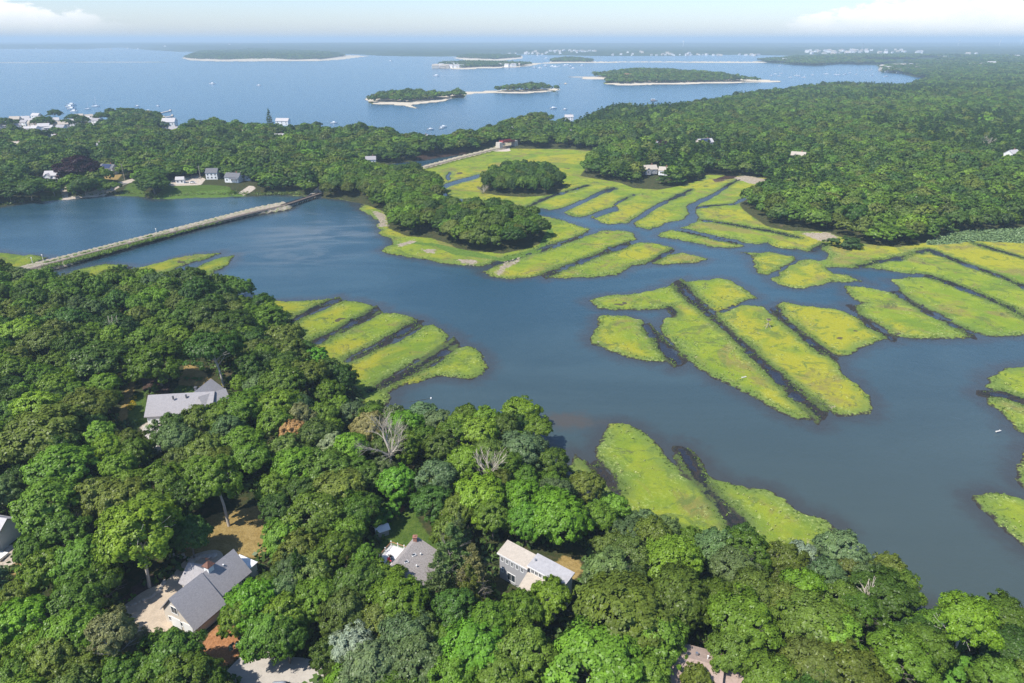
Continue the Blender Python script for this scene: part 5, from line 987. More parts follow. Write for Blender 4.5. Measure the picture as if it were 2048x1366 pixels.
# undergrowth filling the gaps of the near wood
x, y = scatter(r_near, 3.4, -.5, 31); m = clear_mask(x, y, .8)
for p in clear_near: m &= sdf(p, x, y) < .3
for (hx, hy, hr) in HOUSE_SPOTS: m &= np.hypot(x - hx, y - hy) > hr * .7
x, y = x[m], y[m]; zz = fields(x, y)['h']
stuff_clumps('undergrowth', np.stack([x, y, zz + .2], 1).tolist(), np.random.default_rng(3).uniform(1.2, 2.8, len(x)).tolist(), (.075, .13, .028), 'shrubby undergrowth beneath the near trees', per=20, leaf=.26)

# ------------------------------------------------------------------ dead trees
def dead_tree(u, v, z, s, lab, seed, fan=1.0, depth=2, loc=None, tall=5.5):
    rnd = random.Random(seed); x, y = loc or P(u, v, z + tall + 4); zg = ground_z(x, y); o = empty('dead_tree', (x, y, zg)); tag(o, lab, 'dead tree')
    b = MB(); b.tube((0, 0, -.3), (0, 0, tall * s), .34 * s, .26 * s, 8, False); b.build('trunk', M_DEAD, o)
    for i in range(7 if depth > 1 else 4):
        an = i / 7 * 6.283 + rnd.uniform(-.3, .3) if depth > 1 else rnd.uniform(0, 6.28); b = MB(); limbs(b, (0, 0, tall * s * rnd.uniform(.7, 1)), (math.cos(an) * fan, math.sin(an) * fan, rnd.uniform(.7, 1.8)), .24 * s, 4.4 * s, depth, rnd, .42, 5); b.build('branch', M_DEAD, o)
    return o
dead_tree(778, 880, 8, 1.12, 'large bare grey-white dead tree with a fan of branches standing above the green crowns', 3, .8, 3, tall=7.5)
dead_tree(221, 635, 8, .9, 'small white forked snag in the middle of the left wood', 5, .5, 1, tall=9)
dead_tree(978, 905, 8, .8, 'half-dead tree with greyish twigs right of the big dead tree', 6, .9, 2, tall=8)
dead_tree(1755, 1140, 8, .75, 'bare white forked limbs on the creek bank at the lower right', 8, .9, 1, tall=8)
dead_tree(1590, 1125, 8, .55, 'bare pale tree among silvery foliage above the lower marsh tip', 9, .6, 1, tall=8)
dead_tree(965, 388, 1, .8, 'grey fallen-looking dead branches at the left foot of the round wooded islet', 10, 1.6, 2, loc=P(966, 386, 1), tall=1.0)
dead_tree(1976, 277, 8, 1.1, 'bare pinkish dead tree in the far right wood', 12, .9, 2, tall=9)
# ------------------------------------------------------------------ railway: track, bridge, far embankment
def line_pts(uv, z): return [Vector((*P(u, v, z), z)) for u, v in uv]
def track(uv, z, lab, name='railway_track'):
    L = line_pts(uv, z); o = empty(name, L[0]); tag(o, lab, 'railway track'); rl = [MB(), MB()]; sl = MB(); tot = 0
    for a, c in zip(L, L[1:]):
        d = (c - a).normalized(); n_ = Vector((-d.y, d.x, 0)); 
        for i, s_ in enumerate((-1, 1)): rl[i].tube(a + n_ * .72 * s_ + Vector((0, 0, .22)), c + n_ * .72 * s_ + Vector((0, 0, .22)), .07, .07, 4, False)
        k_ = int((c - a).length / .7)
        for j in range(k_): q = a + d * (j + .5) * .7; sl.box((q.x, q.y, q.z), (.25, 2.4, .14), math.atan2(d.y, d.x))
    for r_ in rl: r_.build('rail', M_RAIL, o)
    sl.build('sleepers', M_SLEEP, o); rel(None, o); return o
TL = [(-110, 586), (60, 538), (149, 514), (271, 483), (407, 449), (512, 423), (568, 411)]
bb = MB(); Lb = line_pts(TL, 2.21)
for a, c in zip(Lb, Lb[1:]): d = (c - a).normalized(); n_ = Vector((-d.y, d.x, 0)) * 1.5; bb.hexa([a - n_ - Vector((0, 0, .3)), c - n_ - Vector((0, 0, .3)), c + n_ - Vector((0, 0, .3)), a + n_ - Vector((0, 0, .3))][::-1][::-1], [a - n_ * .8 + Vector((0, 0, .25)), c - n_ * .8 + Vector((0, 0, .25)), c + n_ * .8 + Vector((0, 0, .25)), a + n_ * .8 + Vector((0, 0, .25))])
o = bb.build('ballast_bed', M_BALL); o['kind'] = 'structure'
track(TL, 2.5, 'single railway track running along the causeway between the two ponds')
LB = line_pts([(566, 411), (642, 386)], 2.3); d = (LB[1] - LB[0]).normalized(); n_ = Vector((-d.y, d.x, 0)); L = (LB[1] - LB[0]).length
rb = empty('railway_bridge', LB[0]); tag(rb, 'low dark timber railway trestle bridge over the creek narrows', 'bridge')
b = MB(); q = [LB[0] - n_ * 1.9, LB[1] - n_ * 1.9, LB[1] + n_ * 1.9, LB[0] + n_ * 1.9]; b.hexa([t_ - Vector((0, 0, .55)) for t_ in q], [t_ + Vector((0, 0, .0)) for t_ in q]); b.build('deck', M_TIMBER, rb)
for s_ in (-1, 1):
    b = MB(); a_ = LB[0] + n_ * 2.1 * s_; c_ = LB[1] + n_ * 2.1 * s_; e_ = n_ * .12; b.hexa([a_ - e_ - Vector((0, 0, .7)), c_ - e_ - Vector((0, 0, .7)), c_ + e_ - Vector((0, 0, .7)), a_ + e_ - Vector((0, 0, .7))], [a_ - e_ + Vector((0, 0, .35)), c_ - e_ + Vector((0, 0, .35)), c_ + e_ + Vector((0, 0, .35)), a_ + e_ + Vector((0, 0, .35))]); b.build('girder', M_TIMBER, rb)
for i in range(8):
    c_ = LB[0] + d * L * (i + .5) / 8; b = MB()
    for s_ in (-1.6, 0, 1.6): p_ = c_ + n_ * s_; b.tube((p_.x, p_.y, -1), (p_.x, p_.y, 1.75), .22, .2, 8)
    b.box((c_.x, c_.y, 1.35), (.4, 4.4, .4), math.atan2(d.y, d.x)); b.build('pier', M_CONC, rb)
rel(None, rb); track([(567, 410.6), (641, 386.4)], 2.31, 'railway track carried by the low dark trestle bridge')
track([(850, 335), (918, 317), (989, 299), (1024, 292)], 2.1, 'far railway track on the brownish embankment above the upper marsh')
# red road bridge with stone abutment
A_b = Vector((*P(1002, 283, 8), 8)); B_b = Vector((*P(1026, 280, 8), 8)); db = (B_b - A_b).normalized(); nb = Vector((-db.y, db.x, 0)); rb = empty('road_bridge', A_b); tag(rb, 'small rust-red road bridge over the cutting at the head of the upper marsh', 'bridge')
b = MB(); q = [A_b - nb * 3, B_b - nb * 3, B_b + nb * 3, A_b + nb * 3]; b.hexa([t_ - Vector((0, 0, 1.2)) for t_ in q], [t_ for t_ in q]); b.build('deck', M_RUSTB, rb)
for s_ in (-3.1, 3.1): b = MB(); a_ = A_b + nb * s_; c_ = B_b + nb * s_; b.hexa([a_ - nb * .1, c_ - nb * .1, c_ + nb * .1, a_ + nb * .1], [t_ + Vector((0, 0, 1)) for t_ in (a_ - nb * .1, c_ - nb * .1, c_ + nb * .1, a_ + nb * .1)]); b.build('parapet', M_RUSTB, rb)
for e_ in (A_b - db * 2.5, B_b + db * 2.5): b = MB(); b.box((e_.x, e_.y, 0), (5, 7, 7.4), math.atan2(db.y, db.x), .85); b.build('abutment', M_STONE, rb)
rel(None, rb)

# ------------------------------------------------------------------ cottages beyond the creek
def cottage(name, u, v, z, L, W, hw_, rot, wallm, roofm, lab, cat='house', grp=None, wins=3, chim=True, wing=False, porch=False, solar=False, at=None):
    """v marks the foot of the front wall"""
    x, y = at or P(u, v, z); zg = z; o = empty(name, (x, y, zg), R(rot)); tag(o, lab, cat, grp)
    gable(o, (-L / 2, W / 2), (L / 2, W / 2), W / 2, hw_ + W * .36, hw_, 0, wallm, roofm, ov=.35)
    for i in range(wins):
        cx0 = -L / 2 + L * (i + .5) / wins
        for zz_ in ([hw_ * .45] if hw_ < 4 else [hw_ * .25, hw_ * .72]): window(o, (cx0, -.01, zz_), (1, 0, 0), (0, -1, 0), 1.1, 1.3)
    if chim: chimney(o, L * .22, W / 2 + .3, hw_ + W * .25, 1.9, .8)
    if wing: gable(o, (-L * .2, -2.6), (-L * .2, W * .5), 2.4, hw_ + 1.6, hw_ - .4, 0, wallm, roofm, ov=.3); window(o, (-L * .2, -2.61, hw_ * .5), (1, 0, 0), (0, -1, 0), 1.6, 1.6)
    if porch:
        b = MB(); b.hexa([(-L * .1, -2.4, 2.5), (L / 2, -2.4, 2.5), (L / 2, -.02, 2.9), (-L * .1, -.02, 2.9)], [(-L * .1, -2.4, 2.65), (L / 2, -2.4, 2.65), (L / 2, -.02, 3.1), (-L * .1, -.02, 3.1)]); pr_ = b.build('porch', roofm, o)
        b = MB()
        for i in range(5): b.box((-L * .08 + i * L * .142, -2.25, 0), (.18, .18, 2.5))
        b.build('columns', M_WHITE, pr_)
    if solar: b = MB(); k_ = W * .36 / (W / 2); b.face([(-L * .35, -.05, hw_ + .05 + .3), (L * .3, -.05, hw_ + .35), (L * .3, W * .42, hw_ + .35 + k_ * W * .47), (-L * .35, W * .42, hw_ + .35 + k_ * W * .47)]); b.build('solar_panels', M_SOLAR, o)
    return o
cottage('cottage', 105, 363, 4, 11, 8, 4.8, 8, M_WHITE, M_ROOFW, 'white house with pale roof and dark porch opening, left of the dark purple beech', wing=True, porch=True)
cottage('cottage', 213, 348, 4, 13, 8, 4.6, -12, M_WHITE, M_ROOFD, 'white gabled house with dark solar panels, right behind the dark purple beech', wing=True, solar=True)
cottage('cottage', 360, 366, 4, 6, 5, 2.6, 10, M_WHITE, M_ROOFW, 'small white hip-roofed garden house on the pale gravel lot across the pond', wins=2, chim=False)
cottage('cottage', 424, 358, 4, 9, 8, 5, 5, M_WHITE, M_ROOFD, 'white house half hidden by a tree left of the porched pond house', chim=False)
cottage('cottage', 464, 364, 4, 12, 8, 3.6, -8, M_WHITE, M_ROOFD, 'white pond house with dark roof and columned porch', porch=True)
cottage('pavilion', 495, 360, 4, 5, 4, 3.2, 0, M_WHITE, M_ROOFW, 'small square white pavilion right of the porched pond house', wins=1, chim=False)
cottage('cottage', 742, 327, 5, 9, 7, 3.4, 10, M_WHITE, M_ROOFG, 'grey-roofed white cottage alone in the wood above the headland', wins=2)
cottage('cottage', 1300, 347, 5, 13, 8, 3.4, 12, M_GREYW, M_ROOFT, 'wide taupe-roofed house on the wooded point above the upper marsh', wins=4, wing=True)
cottage('cottage', 1326, 349, 5, 8, 7, 3.2, -20, M_WHITE, M_ROOFT, 'smaller taupe-roofed wing house just right of the wide taupe-roofed one', wins=2)
cottage('cottage', 1413, 295, 7, 17, 9, 5, 22, M_CREAM, M_ROOFW, 'large house with a solar-panelled white roof in the right wood', solar=True)
cottage('cottage', 1318, 299, 6, 10, 8, 4.5, 60, M_WHITE, M_ROOFW, 'pale roofed house between the solar-roofed house and the tiny white one', wins=2)
cottage('cottage', 1291, 293, 6, 7, 6, 4, 0, M_WHITE, M_ROOFW, 'tiny white-roofed cottage in the wood above the taupe-roofed house', wins=2)
cottage('cottage', 1594, 323, 8, 12, 8, 5, -25, M_WHITE, M_ROOFT, 'white house with tan roof in the right wood far above the marsh', wing=True)
cottage('cottage', 2030, 320, 9, 11, 8, 5.5, 25, M_WHITE, M_ROOFW, 'white house at the right edge of the picture in the wood')
cottage('cottage', 1988, 344, 9, 10, 8, 4, 30, M_CREAM, M_ROOFD, 'dark-roofed house near the right edge, lower left of the white one')
cottage('boat_barn', 564, 250, 4, 17, 9, 5, -4, M_WHITE, M_ROOFW, 'long low white barn-like roof just over the trees right of the lone spruce', chim=False)
cottage('cottage', 560, 283, 4, 10, 8, 5, 15, M_WHITE, M_ROOFW, 'white house in the wood below the long white barn roof')
cottage('cottage', 338, 257, 3, 16, 12, 8, 5, M_WHITE, M_ROOFW, 'tall white house by the two jetties')
cottage('cottage', 345, 268, 3, 12, 9, 5, -15, M_WHITE, M_ROOFG, 'grey-roofed white house just in front of the tall house by the jetties')
cottage('cottage', 848, 282, 4, 9, 7, 4, 0, M_WHITE, M_ROOFG, 'white cottage glimpsed in trees near the moored boats at centre left')
cottage('cottage', 1028, 266, 4, 10, 8, 4, 20, M_WHITE, M_ROOFG, 'white cottage in the trees behind the rust-red road bridge', wins=2)
cottage('cottage', 1135, 271, 4, 9, 7, 3.6, 0, M_GREYW, M_ROOFG, 'grey cottage in front of the small round pond')
cottage('cottage', 1138, 240, 2, 12, 8, 4, 0, M_WHITE, M_ROOFW, 'white waterfront house right of the dark clump of trees on the little point')
cottage('cottage', 194, 300, 4, 10, 8, 5, 0, M_WHITE, M_ROOFG, 'blue-grey roof of a house deep in the left shore wood')
cottage('cottage', 32, 300, 4, 10, 8, 5, 0, M_CREAM, M_ROOFT, 'tan-roofed house alone in the trees near the left edge')
cottage('cottage', 105, 283, 3, 9, 7, 5, 0, M_WHITE, M_ROOFW, 'white house right of the tiny inlet beside a dark red tree')
cottage('cottage', 146, 319, 4, 9, 7, 4, 0, M_WHITE, M_ROOFG, 'small house peeping out above the dark purple beech')
cottage('cottage', 492, 271, 4, 9, 7, 5, 0, M_WHITE, M_ROOFB, 'pinkish roofed house in the wood left of the long barn roof')
cottage('cottage', 1600, 252, 10, 9, 7, 4, 0, M_WHITE, M_ROOFW, 'single white roof speck in the middle of the wide right wood')
# village on the left shore
base_v = [cottage('shore_house', 0, 0, 0, l_, w2, hh_, 0, a_, b_, 'x', wins=2, chim=False, at=(0, 0)) for l_, w2, hh_, a_, b_ in ((13, 9, 5.5, M_WHITE, M_ROOFW), (11, 8, 4.5, M_WHITE, M_ROOFG), (12, 9, 5.5, M_CREAM, M_ROOFT), (10, 8, 4, M_GREYW, M_ROOFW))]
vil = [(18, 246), (36, 256), (30, 247), (52, 243), (60, 248), (46, 252), (66, 256), (53, 262), (67, 264), (80, 244), (78, 254), (97, 262), (110, 248), (116, 254), (106, 256), (125, 247), (139, 252), (150, 249), (160, 238), (172, 243), (184, 245), (191, 248), (180, 240), (8, 258), (-14, 250), (213, 268), (128, 257), (92, 250), (70, 239), (-40, 258), (225, 262), (250, 262), (203, 258), (22, 268), (-20, 268), (44, 271), (88, 262), (120, 262)]
grp = 'white and tan houses of the village on the left shore'
for i, (u, v) in enumerate(vil):
    o = base_v[i % 4] if i < 4 else copy_tree(base_v[i % 4]); x, y = P(u, v, 2.5); o.location = (x, y, 2.5); o.rotation_euler = (0, 0, rt.uniform(-.6, .6)); sc0 = rt.uniform(.72, 1.1); o.scale = (sc0,) * 3
    tag(o, ('white house with pale roof', 'white house with grey roof', 'cream house with tan roof', 'grey house with pale roof')[i % 4] + ' in the village crowded on the left shore spit', 'house', grp + ' %d' % 0 if False else ('white houses with pale roofs', 'white houses with grey roofs', 'cream houses with tan roofs', 'grey houses with pale roofs')[i % 4] + ' in the left shore village')
# distant houses: too small to show parts
def far_house_mesh(i, wm, rm):
    b = MB(); L, W, h_ = (14, 10, 6) if i % 2 else (20, 12, 7); b.cur = 0; b.box((0, 0, -1), (L, W, h_ + 1)); b.cur = 1
    b.v += [(-L / 2 - .5, -W / 2 - .5, h_), (L / 2 + .5, -W / 2 - .5, h_), (L / 2 + .5, W / 2 + .5, h_), (-L / 2 - .5, W / 2 + .5, h_), (-L / 2, 0, h_ + 4), (L / 2, 0, h_ + 4)]; n_ = len(b.v) - 6
    for f_ in ((0, 1, 5, 4), (2, 3, 4, 5), (3, 0, 4), (1, 2, 5)): b.f.append(tuple(n_ + q for q in f_)); b.mi.append(1)
    return b.mesh('far_house', [wm, rm])
FH = [far_house_mesh(i, w_, r_) for i, (w_, r_) in enumerate(((M_WHITE, M_ROOFW), (M_WHITE, M_ROOFG), (M_CREAM, M_ROOFT)))]
fx_, lab_ = [], []
def town(u0, u1, v0, v1, n_, where, zoff, s=1.0):
    for i in range(n_): u = rt.uniform(u0, u1); t_ = (u - u0) / (u1 - u0); fx_.append((u, rt.uniform(v0, v1) + (t_ * 0), s)); lab_.append(where)
town(868, 925, 130, 134.5, 34, 'on the village point of the long sandy neck', 3); town(925, 1040, 130, 132, 10, 'along the trees of the long sandy neck', 3, .9)
town(1010, 1200, 105.5, 108.5, 44, 'on the far shore beyond the two low wooded islets', 4, .95); town(1200, 1520, 108.5, 110.5, 40, 'strung along the far shore behind the sandbar', 4, .95)
town(1610, 1720, 106, 113, 42, 'in the far town round the tall mast', 5, 1.3); town(1720, 1850, 103, 111, 22, 'scattered right of the tall far mast', 5, 1.1)
town(1762, 1845, 131, 144, 46, 'on the harbour point at the upper right', 4, .9); town(1540, 1640, 118, 124, 12, 'on the low spit behind the sailboats', 3, 1.1); town(60, 470, 96, 99, 7, 'on the hazy far left shore', 5, 1.1); town(1860, 2040, 112, 140, 10, 'lost in the far right woods', 5, 1.2)
XY = np.array([P(u, v, 4) for u, v, s in fx_]); zf = fields(XY[:, 0], XY[:, 1])['h']
for i, ((u, v, s), (x, y), z_) in enumerate(zip(fx_, XY, zf)):
    o = bpy.data.objects.new('far_house', FH[i % 3]); COL.objects.link(o); o.location = (x, y, max(z_, 0) + 1); o.rotation_euler = (0, 0, rt.uniform(-.7, .7)); k_ = s * rt.uniform(.8, 1.3); o.scale = (k_,) * 3
    kind_ = ('white house with pale roof ', 'white house with grey roof ', 'tan roofed cream house ')[i % 3]; tag(o, 'tiny ' + kind_ + lab_[i], 'house', kind_.strip() + 's ' + lab_[i])
def tall(name, u, v, z, hgt, r_, lab, cat, head=None, m=M_WHITE, r2=None):
    x, y = P(u, v, z); b = MB(); b.tube((x, y, 0), (x, y, hgt), r_, r2 or r_ * .8, 12); 
    if head: b.tube((x, y, hgt), (x, y, hgt + head[1] * .3), r_, head[0], 14, False); b.tube((x, y, hgt + head[1] * .3), (x, y, hgt + head[1]), head[0], head[0] * .9, 14); b.tube((x, y, hgt + head[1]), (x, y, hgt + head[1] * 1.25), head[0] * .9, head[0] * .2, 14)
    o = b.build(name, m); tag(o, lab, cat)
tall('water_tower', 1366, 97, 0, 68, 5, 'white water tower standing over the far shore, right of centre', 'water tower', (13, 20))
tall('communication_tower', 1723, 104.5, 0, 78, 5, 'tall slender mast above the far town at the upper right', 'tower', m=M_METAL)
tall('water_tower', 538, 94, 0, 76, 5, 'small white water tower on the hazy horizon left of centre', 'water tower', (10, 16)); tall('water_tower', 781, 93, 0, 88, 5, 'tiny white water tower on the hazy horizon between the islands', 'water tower', (10, 14))
def turbine(u, v, hub, lab, ang):
    x, y = P(u, v, 0); o = empty('wind_turbine', (x, y, 0)); tag(o, lab, 'wind turbine'); b = MB(); b.tube((0, 0, 0), (0, 0, hub), 3.0, 1.8, 12); b.build('tower', M_WHITE, o); b = MB(); b.box((0, 1, hub - 2), (5, 12, 4.5)); b.build('nacelle', M_WHITE, o)
    for i in range(3): a_ = ang + i * 2.094; b = MB(); t_ = Vector((math.sin(a_), 0, math.cos(a_))); c_ = Vector((0, -6.5, hub)); b.tube(c_, c_ + t_ * 12, 1.6, 2.1, 6); b.tube(c_ + t_ * 12, c_ + t_ * 44, 2.1, .5, 6); b.build('blade', M_WHITE, o)
turbine(1915, 96, 100, 'left one of the three hazy wind turbines at the upper right', .3); turbine(1997, 97, 112, 'middle one of the three hazy wind turbines, nearest the right edge but one', 1.0); turbine(2040, 96, 104, 'rightmost hazy wind turbine at the picture edge', 1.9)
# rose-roofed mansion on the wooded island
cottage('mansion', 1257, 157, 9, 20, 12, 8, 15, M_CREAM, M_PINK, 'terracotta-roofed mansion rising from the trees of the wooded island', wins=5, wing=True)

# ------------------------------------------------------------------ boats
def hull(b, L, W, D, z=0.0):
    st = [(-.5, .72, 0), (-.2, .95, 0), (.1, 1, .0), (.35, .62, .12), (.5, .04, .3)]; rings_ = [[(x * L, -w2 * W / 2, z + D * (1 + e)), (x * L, -w2 * W * .38, z - .15), (x * L, w2 * W * .38, z - .15), (x * L, w2 * W / 2, z + D * (1 + e))] for x, w2, e in st]
    n0 = len(b.v); b.v += [p for r_ in rings_ for p in r_]
    for i in range(4):
        for j in range(4): k2 = (j + 1) % 4; b.f.append((n0 + i * 4 + j, n0 + i * 4 + k2, n0 + i * 4 + 4 + k2, n0 + i * 4 + 4 + j)); b.mi.append(b.cur)
    b.f.append((n0 + 3, n0 + 2, n0 + 1, n0)); b.mi.append(b.cur)
def motorboat(L=8):
    o = empty('motorboat', (0, 0, 0)); b = MB(); hull(b, L, L * .32, L * .12); b.build('hull', M_HULL, o); b = MB(); b.box((-L * .02, 0, L * .12), (L * .36, L * .22, L * .13), 0, .8); c = b.build('cabin', M_HULL, o)
    b = MB(); b.box((L * .16, 0, L * .14), (L * .03, L * .2, L * .08)); b.build('windscreen', M_GLASS, c); b = MB(); b.box((-L * .5, 0, L * .05), (L * .06, L * .07, L * .14)); b.build('outboard', M_BLACK, o); return o
def sailboat(L=10):
    o = empty('sailboat', (0, 0, 0)); b = MB(); hull(b, L, L * .28, L * .1); b.build('hull', M_HULL, o); b = MB(); b.box((L * .02, 0, L * .1), (L * .34, L * .16, L * .05), 0, .85); b.build('cabin', M_HULL, o)
    b = MB(); b.tube((L * .08, 0, L * .1), (L * .08, 0, L * 1.35), L * .013, L * .009, 6); b.build('mast', M_HULL, o); b = MB(); b.tube((L * .07, 0, L * .24), (-L * .33, 0, L * .24), L * .02, L * .018, 6); b.build('boom', M_SAIL, o)
    b = MB()
    for x_ in (.48, -.48): b.tube((L * .08, 0, L * 1.33), (L * x_, 0, L * .12), L * .002, L * .002, 3, False)
    b.build('rigging', M_METAL, o); return o
mb0 = motorboat(); sb0 = sailboat(); used = {'m': False, 's': False}
def boat(kind, u, v, s, rz, lab, grp=None):
    src = mb0 if kind == 'm' else sb0; o = copy_tree(src) if used[kind] else src; used[kind] = True; x, y = P(u, v, .2); o.location = (x, y, .12); o.rotation_euler = (0, 0, rz); o.scale = (s,) * 3; tag(o, lab, 'motorboat' if kind == 'm' else 'sailboat', grp)
boat('m', 144, 210, 1.9, .2, 'topmost white motorboat of the stacked moored group off the left village'); boat('m', 141, 214, 1.9, .1, 'second white motorboat from the top of the stacked moored group'); boat('m', 144, 218, 1.8, .2, 'third white motorboat from the top of the stacked moored group'); boat('m', 149, 223, 1.6, 0, 'lowest white motorboat of the stacked moored group')
boat('s', 192, 213, 1.35, .1, 'larger sailboat with tall mast and dark boom moored off the left village'); boat('s', 176, 218, .95, .2, 'smaller sailboat left of the tall-masted one off the left village')
boat('m', 253, 220, 1.3, .2, 'left white motorboat of the touching pair before the jetties'); boat('m', 261, 222, 1.4, -.1, 'right white motorboat of the touching pair before the jetties'); boat('m', 275, 213, 1.1, .3, 'small white boat behind the touching pair'); boat('m', 297, 223, 1.4, .1, 'white cabin boat at the root of the upper jetty'); boat('m', 316, 212, .8, 0, 'tiny white boat beyond the end of the upper jetty'); boat('m', 198, 227, 1.1, 0, 'white boat close to the left village shore under the tall sailboat'); boat('m', 108, 224, 1.4, 0, 'white boat above the dark tree of the left village')
boat('m', 861, 259, 1.1, .3, 'left white boat of three moored in the gap between the centre trees'); boat('m', 883, 257, .8, .2, 'middle small boat of three moored in the gap between the centre trees'); boat('m', 887, 254, 1.2, .2, 'right white boat of three moored in the gap between the centre trees'); boat('m', 668, 246, 1.2, .1, 'white boat just above the tree line left of the round crowns')
boat('m', 1107, 217, 1.5, .4, 'white cabin cruiser beyond the dark clump of trees on the little point'); boat('m', 1130, 219, 1.0, .2, 'small white boat right of the cabin cruiser behind the little point'); boat('m', 425, 168, 2.0, 0, 'lone white motorboat out on the open bay at upper left'); boat('m', 518, 171, 1.4, 0, 'tiny white boat in mid bay right of the lone motorboat'); boat('m', 873, 152, 2.6, 0, 'speeding boat with a white wake in front of the sandy neck'); boat('m', 781, 122, 2.4, 0, 'far tiny boat on the bay between the large island and the sandy neck')
mo = [(1080, 136), (1105, 133), (1111, 134), (1118, 133), (1130, 131), (1135, 130), (1141, 133), (1164, 131.5), (1146, 137), (1069, 136), (1091, 132)]
for u, v in mo: boat('m', u, v, rt.uniform(1.8, 2.8), rt.uniform(-.5, .5), 'white boat in the moored cluster below the far sandbar', 'boats moored below the far sandbar')
for u, v in ((1084, 110), (1092, 117), (1075, 112)): boat('m', u, v, 3.2, 0, 'hazy white boat behind the far sandbar', 'boats behind the far sandbar')
for u, v in ((1543, 151), (1550, 148), (1563, 147), (1558, 152), (1581, 155), (1592, 151), (1598, 152), (1608, 155), (1652, 148), (1671, 149), (1677, 150), (1690, 149), (1713, 149), (1731, 141), (1742, 140), (1744, 151), (1772, 153), (1560, 132), (1625, 150), (1700, 146)): boat('s', u, v, rt.uniform(1.05, 1.5), rt.uniform(-.4, .4), 'white sailboat riding at its mooring in the upper right harbour', 'sailboats moored in the upper right harbour')
x, y = P(1308, 202, 0); o = empty('houseboat', (x, y, .1), .1); tag(o, 'small boxy houseboat anchored off the tip of the right wood', 'houseboat')
b = MB(); b.box((0, 0, -.2), (13, 6, .9)); b.build('float', M_TIMBER, o); b = MB(); b.box((-2, 0, .7), (7, 5, 2.6)); b.build('cabin', M_GREYW, o); b = MB(); b.box((-2, 0, 3.3), (7.6, 5.6, .3)); b.build('roof', M_WHITE, o)
x, y = P(862, 797, 0); o = empty('mooring_float', (x, y, 0)); tag(o, 'tiny white float on a submerged line in the creek below the last marsh finger', 'float'); b = MB(); b.tube((0, 0, -.1), (0, 0, .35), .3, .22, 10); b.build('buoy', M_HULL, o)
b = MB(); x2, y2 = P(818, 804, 0); b.tube((0, 0, .03), (x2 - x, y2 - y, .03), .06, .06, 5); b.build('line', M_TIMBER, o)
def wake(u0, v0, u1, v1, w0, w1, name='boat_wake'):
    b = MB(); n_ = 24; L_ = [Vector((*P(u0 + (u1 - u0) * i / n_, v0 + (v1 - v0) * i / n_, 0), .03)) for i in range(n_ + 1)]
    for i in range(n_):
        a_, c_ = L_[i], L_[i + 1]; d_ = (c_ - a_).normalized(); q = Vector((-d_.y, d_.x, 0)); wa = w0 + (w1 - w0) * i / n_; wb = w0 + (w1 - w0) * (i + 1) / n_; b.face([a_ - q * wa, c_ - q * wb, c_ + q * wb, a_ + q * wa])
    o = b.build(name, simple('foam', (.62, .68, .72), .6, .2, .2)); o['kind'] = 'structure'
wake(876, 151.6, 935, 150, 2.5, .5)
# jetties
def jetty(a, c, w_, lab):
    A_j = Vector((*P(*a, 1), 1.0)); C_j = Vector((*P(*c, 1), 1.0)); o = empty('jetty', A_j); tag(o, lab, 'jetty'); d_ = (C_j - A_j).normalized(); q = Vector((-d_.y, d_.x, 0)) * w_ / 2
    b = MB(); b.hexa([A_j - q - Vector((0, 0, 1.6)), C_j - q - Vector((0, 0, 1.6)), C_j + q - Vector((0, 0, 1.6)), A_j + q - Vector((0, 0, 1.6))], [A_j - q * .7, C_j - q * .7, C_j + q * .7, A_j + q * .7]); b.build('stone_bank', M_STONE, o)
    b = MB(); b.box((C_j.x, C_j.y, 1), (3, 3, 1.5), 0, .7); b.build('end_mark', M_STONE, o); rel(None, o)
jetty((300, 230), (341, 221), 5, 'upper of the two long pale stone jetties on the left shore'); jetty((318, 237), (345, 231), 4, 'lower and shorter of the two pale stone jetties'); jetty((240, 238), (290, 232), 7, 'low pale breakwater running out to the two jetties')

# ------------------------------------------------------------------ small things by the water
def pole(u, v, z, hgt, lab):
    x, y = P(u, v, z); o = empty('utility_pole', (x, y, z)); tag(o, lab, 'utility pole'); b = MB(); b.tube((0, 0, -.5), (0, 0, hgt), .2, .14, 7); b.build('post', M_POLE, o); b = MB(); b.box((0, 0, hgt - 1.2), (2.4, .12, .14)); b.build('crossarm', M_POLE, o)
pole(167, 362, 3, 13, 'pale utility pole in front of the dark purple beech'); pole(250, 362, 3, 14, 'tall pale utility pole beside the road right of the purple beech'); pole(402, 361, 3, 12, 'utility pole behind the pale gravel lot across the pond'); pole(51, 372, 3, 11, 'utility pole among the shore trees near the left edge'); pole(492, 352, 3, 12, 'utility pole by the small white pavilion')
for u, v, lab in ((65, 525, 'white-topped post at the near end of the railway causeway'), (86, 519, 'second slim post by the track near the left edge'), (313, 466, 'short white post halfway along the railway causeway')):
    x, y = P(u, v, 2); b = MB(); b.tube((x, y, 1.5), (x, y, 4.3), .13, .13, 6); b.box((x, y, 4.3), (.6, .2, .5)); o = b.build('signal_post', M_TRIM); tag(o, lab, 'post')
x, y = P(1535, 655, .5); o = empty('osprey_platform', (x, y, .4)); tag(o, 'osprey nest platform on splayed wooden legs in the middle of the central marsh', 'nest platform')
for i in range(4): an = .78 + i * 1.57; b = MB(); b.tube((math.cos(an) * 1.7, math.sin(an) * 1.7, 0), (0, 0, 2.2), .08, .07, 6); b.build('leg', M_DEAD, o)
b = MB(); b.tube((0, 0, 0), (0, 0, 3.4), .12, .1, 7); b.build('post', M_DEAD, o); b = MB(); b.box((0, 0, 3.4), (1.5, 1.5, .12)); b.build('platform', M_DEAD, o)
b = MB(); rr_ = random.Random(4)
